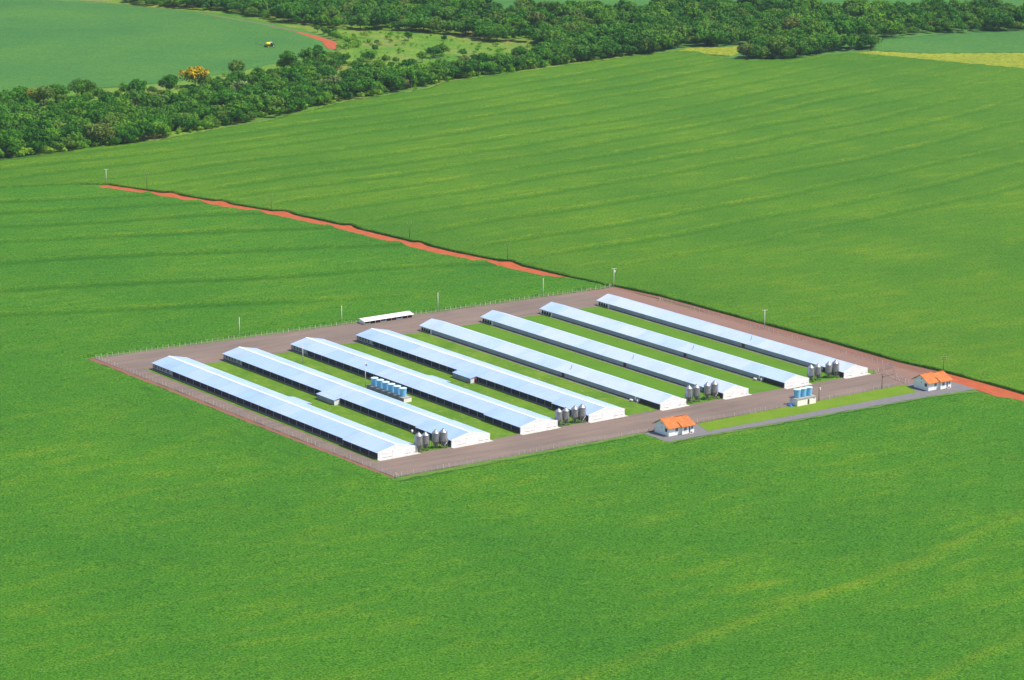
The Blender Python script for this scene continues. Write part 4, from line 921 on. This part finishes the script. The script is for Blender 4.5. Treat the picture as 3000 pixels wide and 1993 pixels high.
for x, y, s, k, lab in ((377.5, 774, 1.85, 0, 'yellow blossoming tree at the edge of the curved field'), (266, 768, 1.3, 2, 'half shaded tree with dull yellow blossom in the dark group of trees'), (700, 1024, 1.25, 1, 'small yellow blossoming tree high up in the long wood')):
    rx, H = (5.6, 8.2) if k == 0 else (5.2, 8.4) if k == 2 else (4.6, 9.0)
    r = empty('flowering_tree', (x, y, -0.1), lab, 'tree', None, 0.7); r.scale = (s*.82,)*3
    link('crown', crown_mesh('crown', 300+k, rx, H+0.8, 0.3, 30, 2900, 'leaf', (0.4, 0.85), 'blossom'), r); link('trunk', trunk_mesh('trunk', 70+k, H, rx), r)
# the rest of the wood: one object, instanced crowns
def forest(name, items, proto_objs, label):
    me = bpy.data.meshes.new(name); me.vertices.add(len(items)); me.vertices.foreach_set('co', [c for t in items for c in (t[0], t[1], -0.3)])
    a = me.attributes.new('pick', 'INT', 'POINT'); a.data.foreach_set('value', [int(t[3]) for t in items])
    a = me.attributes.new('turn', 'FLOAT', 'POINT'); a.data.foreach_set('value', [random.uniform(0, 6.28) for t in items])
    a = me.attributes.new('size', 'FLOAT', 'POINT'); a.data.foreach_set('value', [t[2] for t in items])
    o = bpy.data.objects.new(name, me); C.objects.link(o); tag(o, label, 'wood' if name == 'wood' else 'scrub', kind='stuff')
    ng = bpy.data.node_groups.new(name, 'GeometryNodeTree')
    ng.interface.new_socket('Geometry', in_out='INPUT', socket_type='NodeSocketGeometry'); ng.interface.new_socket('Geometry', in_out='OUTPUT', socket_type='NodeSocketGeometry')
    N = ng.nodes; L = ng.links; gi = N.new('NodeGroupInput'); go = N.new('NodeGroupOutput'); jn = N.new('GeometryNodeGeometryToInstance')
    for po in reversed(proto_objs):
        oi = N.new('GeometryNodeObjectInfo'); oi.transform_space = 'ORIGINAL'; oi.inputs['Object'].default_value = po; oi.inputs['As Instance'].default_value = False
        L.new(oi.outputs['Geometry'], jn.inputs[0])
    def attr(nm, tp_):
        n = N.new('GeometryNodeInputNamedAttribute'); n.data_type = tp_; n.inputs['Name'].default_value = nm; return n.outputs[0]
    ip = N.new('GeometryNodeInstanceOnPoints'); ip.inputs['Pick Instance'].default_value = True
    L.new(gi.outputs[0], ip.inputs['Points']); L.new(jn.outputs[0], ip.inputs['Instance']); L.new(attr('pick', 'INT'), ip.inputs['Instance Index'])
    cx = N.new('ShaderNodeCombineXYZ'); L.new(attr('turn', 'FLOAT'), cx.inputs['Z'])
    L.new(cx.outputs[0], ip.inputs['Rotation']); L.new(attr('size', 'FLOAT'), ip.inputs['Scale']); L.new(ip.outputs[0], go.inputs[0])
    md = o.modifiers.new('wood', 'NODES'); md.node_group = ng; return o
ks = sorted(protos); rest = [(x, y, s, ks.index(k) if k in ks else 0) for x, y, s, k, iso in rest]
forest('wood', rest, [protos[k] for k in ks], 'far dense green wood that reads as one mass behind the meadow')
# shrubs
gs = []
shr = [(x, y) for x, y in scatter([(200, 606), (283, 622), (418, 671), (487, 686), (516, 704), (572, 710), (636, 722), (636, 726), (516, 709), (418, 677), (283, 629), (200, 611)], 3.6, 900)]
shr += scatter([(520, 735), (600, 745), (655, 790), (640, 860), (600, 930), (575, 940), (560, 880), (530, 860), (490, 820), (500, 780)], 12.0, 260)
shr += scatter([(250, 800), (300, 800), (376, 795), (434, 812), (487, 832), (478, 806), (414, 770), (330, 745), (260, 740)], 8.0, 260)
shr += scatter([(560, 940), (575, 935), (560, 880), (545, 868), (540, 860), (552, 860), (572, 880), (582, 930)], 2.2, 200)
SHR_OBJ = []
for k, (x, y) in enumerate(shr[:280]):
    edge = y < 606+0.33*max(x-230, 0)+14
    o = link('shrub', SHR[k % 3], None, (x, y, -0.05)); s = random.uniform(0.35, 1.3); o.scale = (s, s, s*random.uniform(.8, 1.2)); SHR_OBJ += [o] if k < 3 else []; o.rotation_euler.z = random.uniform(0, 6.28)
    tag(o, ('small', 'medium', 'large')[k % 3]+(' light green shrub along the field edge in front of the wood' if edge else ' shrub in the rough grass of the meadow'), 'shrub', 'shrubs along the wood edge' if edge else 'shrubs in the meadow')
ug = [(x, y) for x, y in scatter([(150, 606), (283, 624), (418, 674), (516, 706), (640, 724), (720, 740), (660, 800), (650, 870), (620, 930), (585, 960), (572, 930), (556, 876), (536, 860), (472, 830), (436, 813), (376, 795), (300, 800), (200, 830), (120, 700)], 2.6, 14000, lambda x, y: np.where(inpoly(x, y, F1) | inpoly(x, y, F2) | inpoly(x, y, F3), 0.8, np.clip(-0.05+0.45*fbm(x, y, 26, 8, 21), 0.012, 0.8)))]
forest('undergrowth', [(x, y, (random.uniform(0.7, 1.7) if (inpoly(np.array([x]), np.array([y]), F1)[0] or inpoly(np.array([x]), np.array([y]), F2)[0]) else random.uniform(0.2, 0.75)), random.randrange(3)) for x, y in ug], SHR_OBJ, 'tangle of low scrub and tall grass under the trees and across the meadow')
# weeds under the silos
for gi, grp in enumerate(SP):
    for k, (x, y, sc) in enumerate(grp):
        o = link('weed_clump', SHR[k % 3], None, (x+random.uniform(.6, 1.3), y-random.uniform(.2, 1.0), 0.05)); s = random.uniform(.28, .42); o.scale = (s, s, s*.8)
        tag(o, f'low green weeds at the feet of the silos {BETW[gi]}', 'weeds', f'weeds under the silos {BETW[gi]}')

# ------------------------------------------------------------------ air
hz = MB().box(-700, 2600, -1000, 2600, -1.2, 282).build('haze', 'white'); hz['kind'] = 'stuff'; tag(hz, 'thin pale blue haze over the farmland', 'haze')
mt = bpy.data.materials.new('thin_haze'); mt.use_nodes = True; nt = mt.node_tree; nt.nodes.remove(nt.nodes['Principled BSDF'])
vol = nt.nodes.new('ShaderNodeVolumePrincipled'); vol.inputs['Color'].default_value = (0.70, 0.82, 1.0, 1); vol.inputs['Density'].default_value = 0.000024; vol.inputs['Anisotropy'].default_value = 0.2
nt.links.new(vol.outputs[0], nt.nodes['Material Output'].inputs['Volume']); hz.data.materials.clear(); hz.data.materials.append(mt)
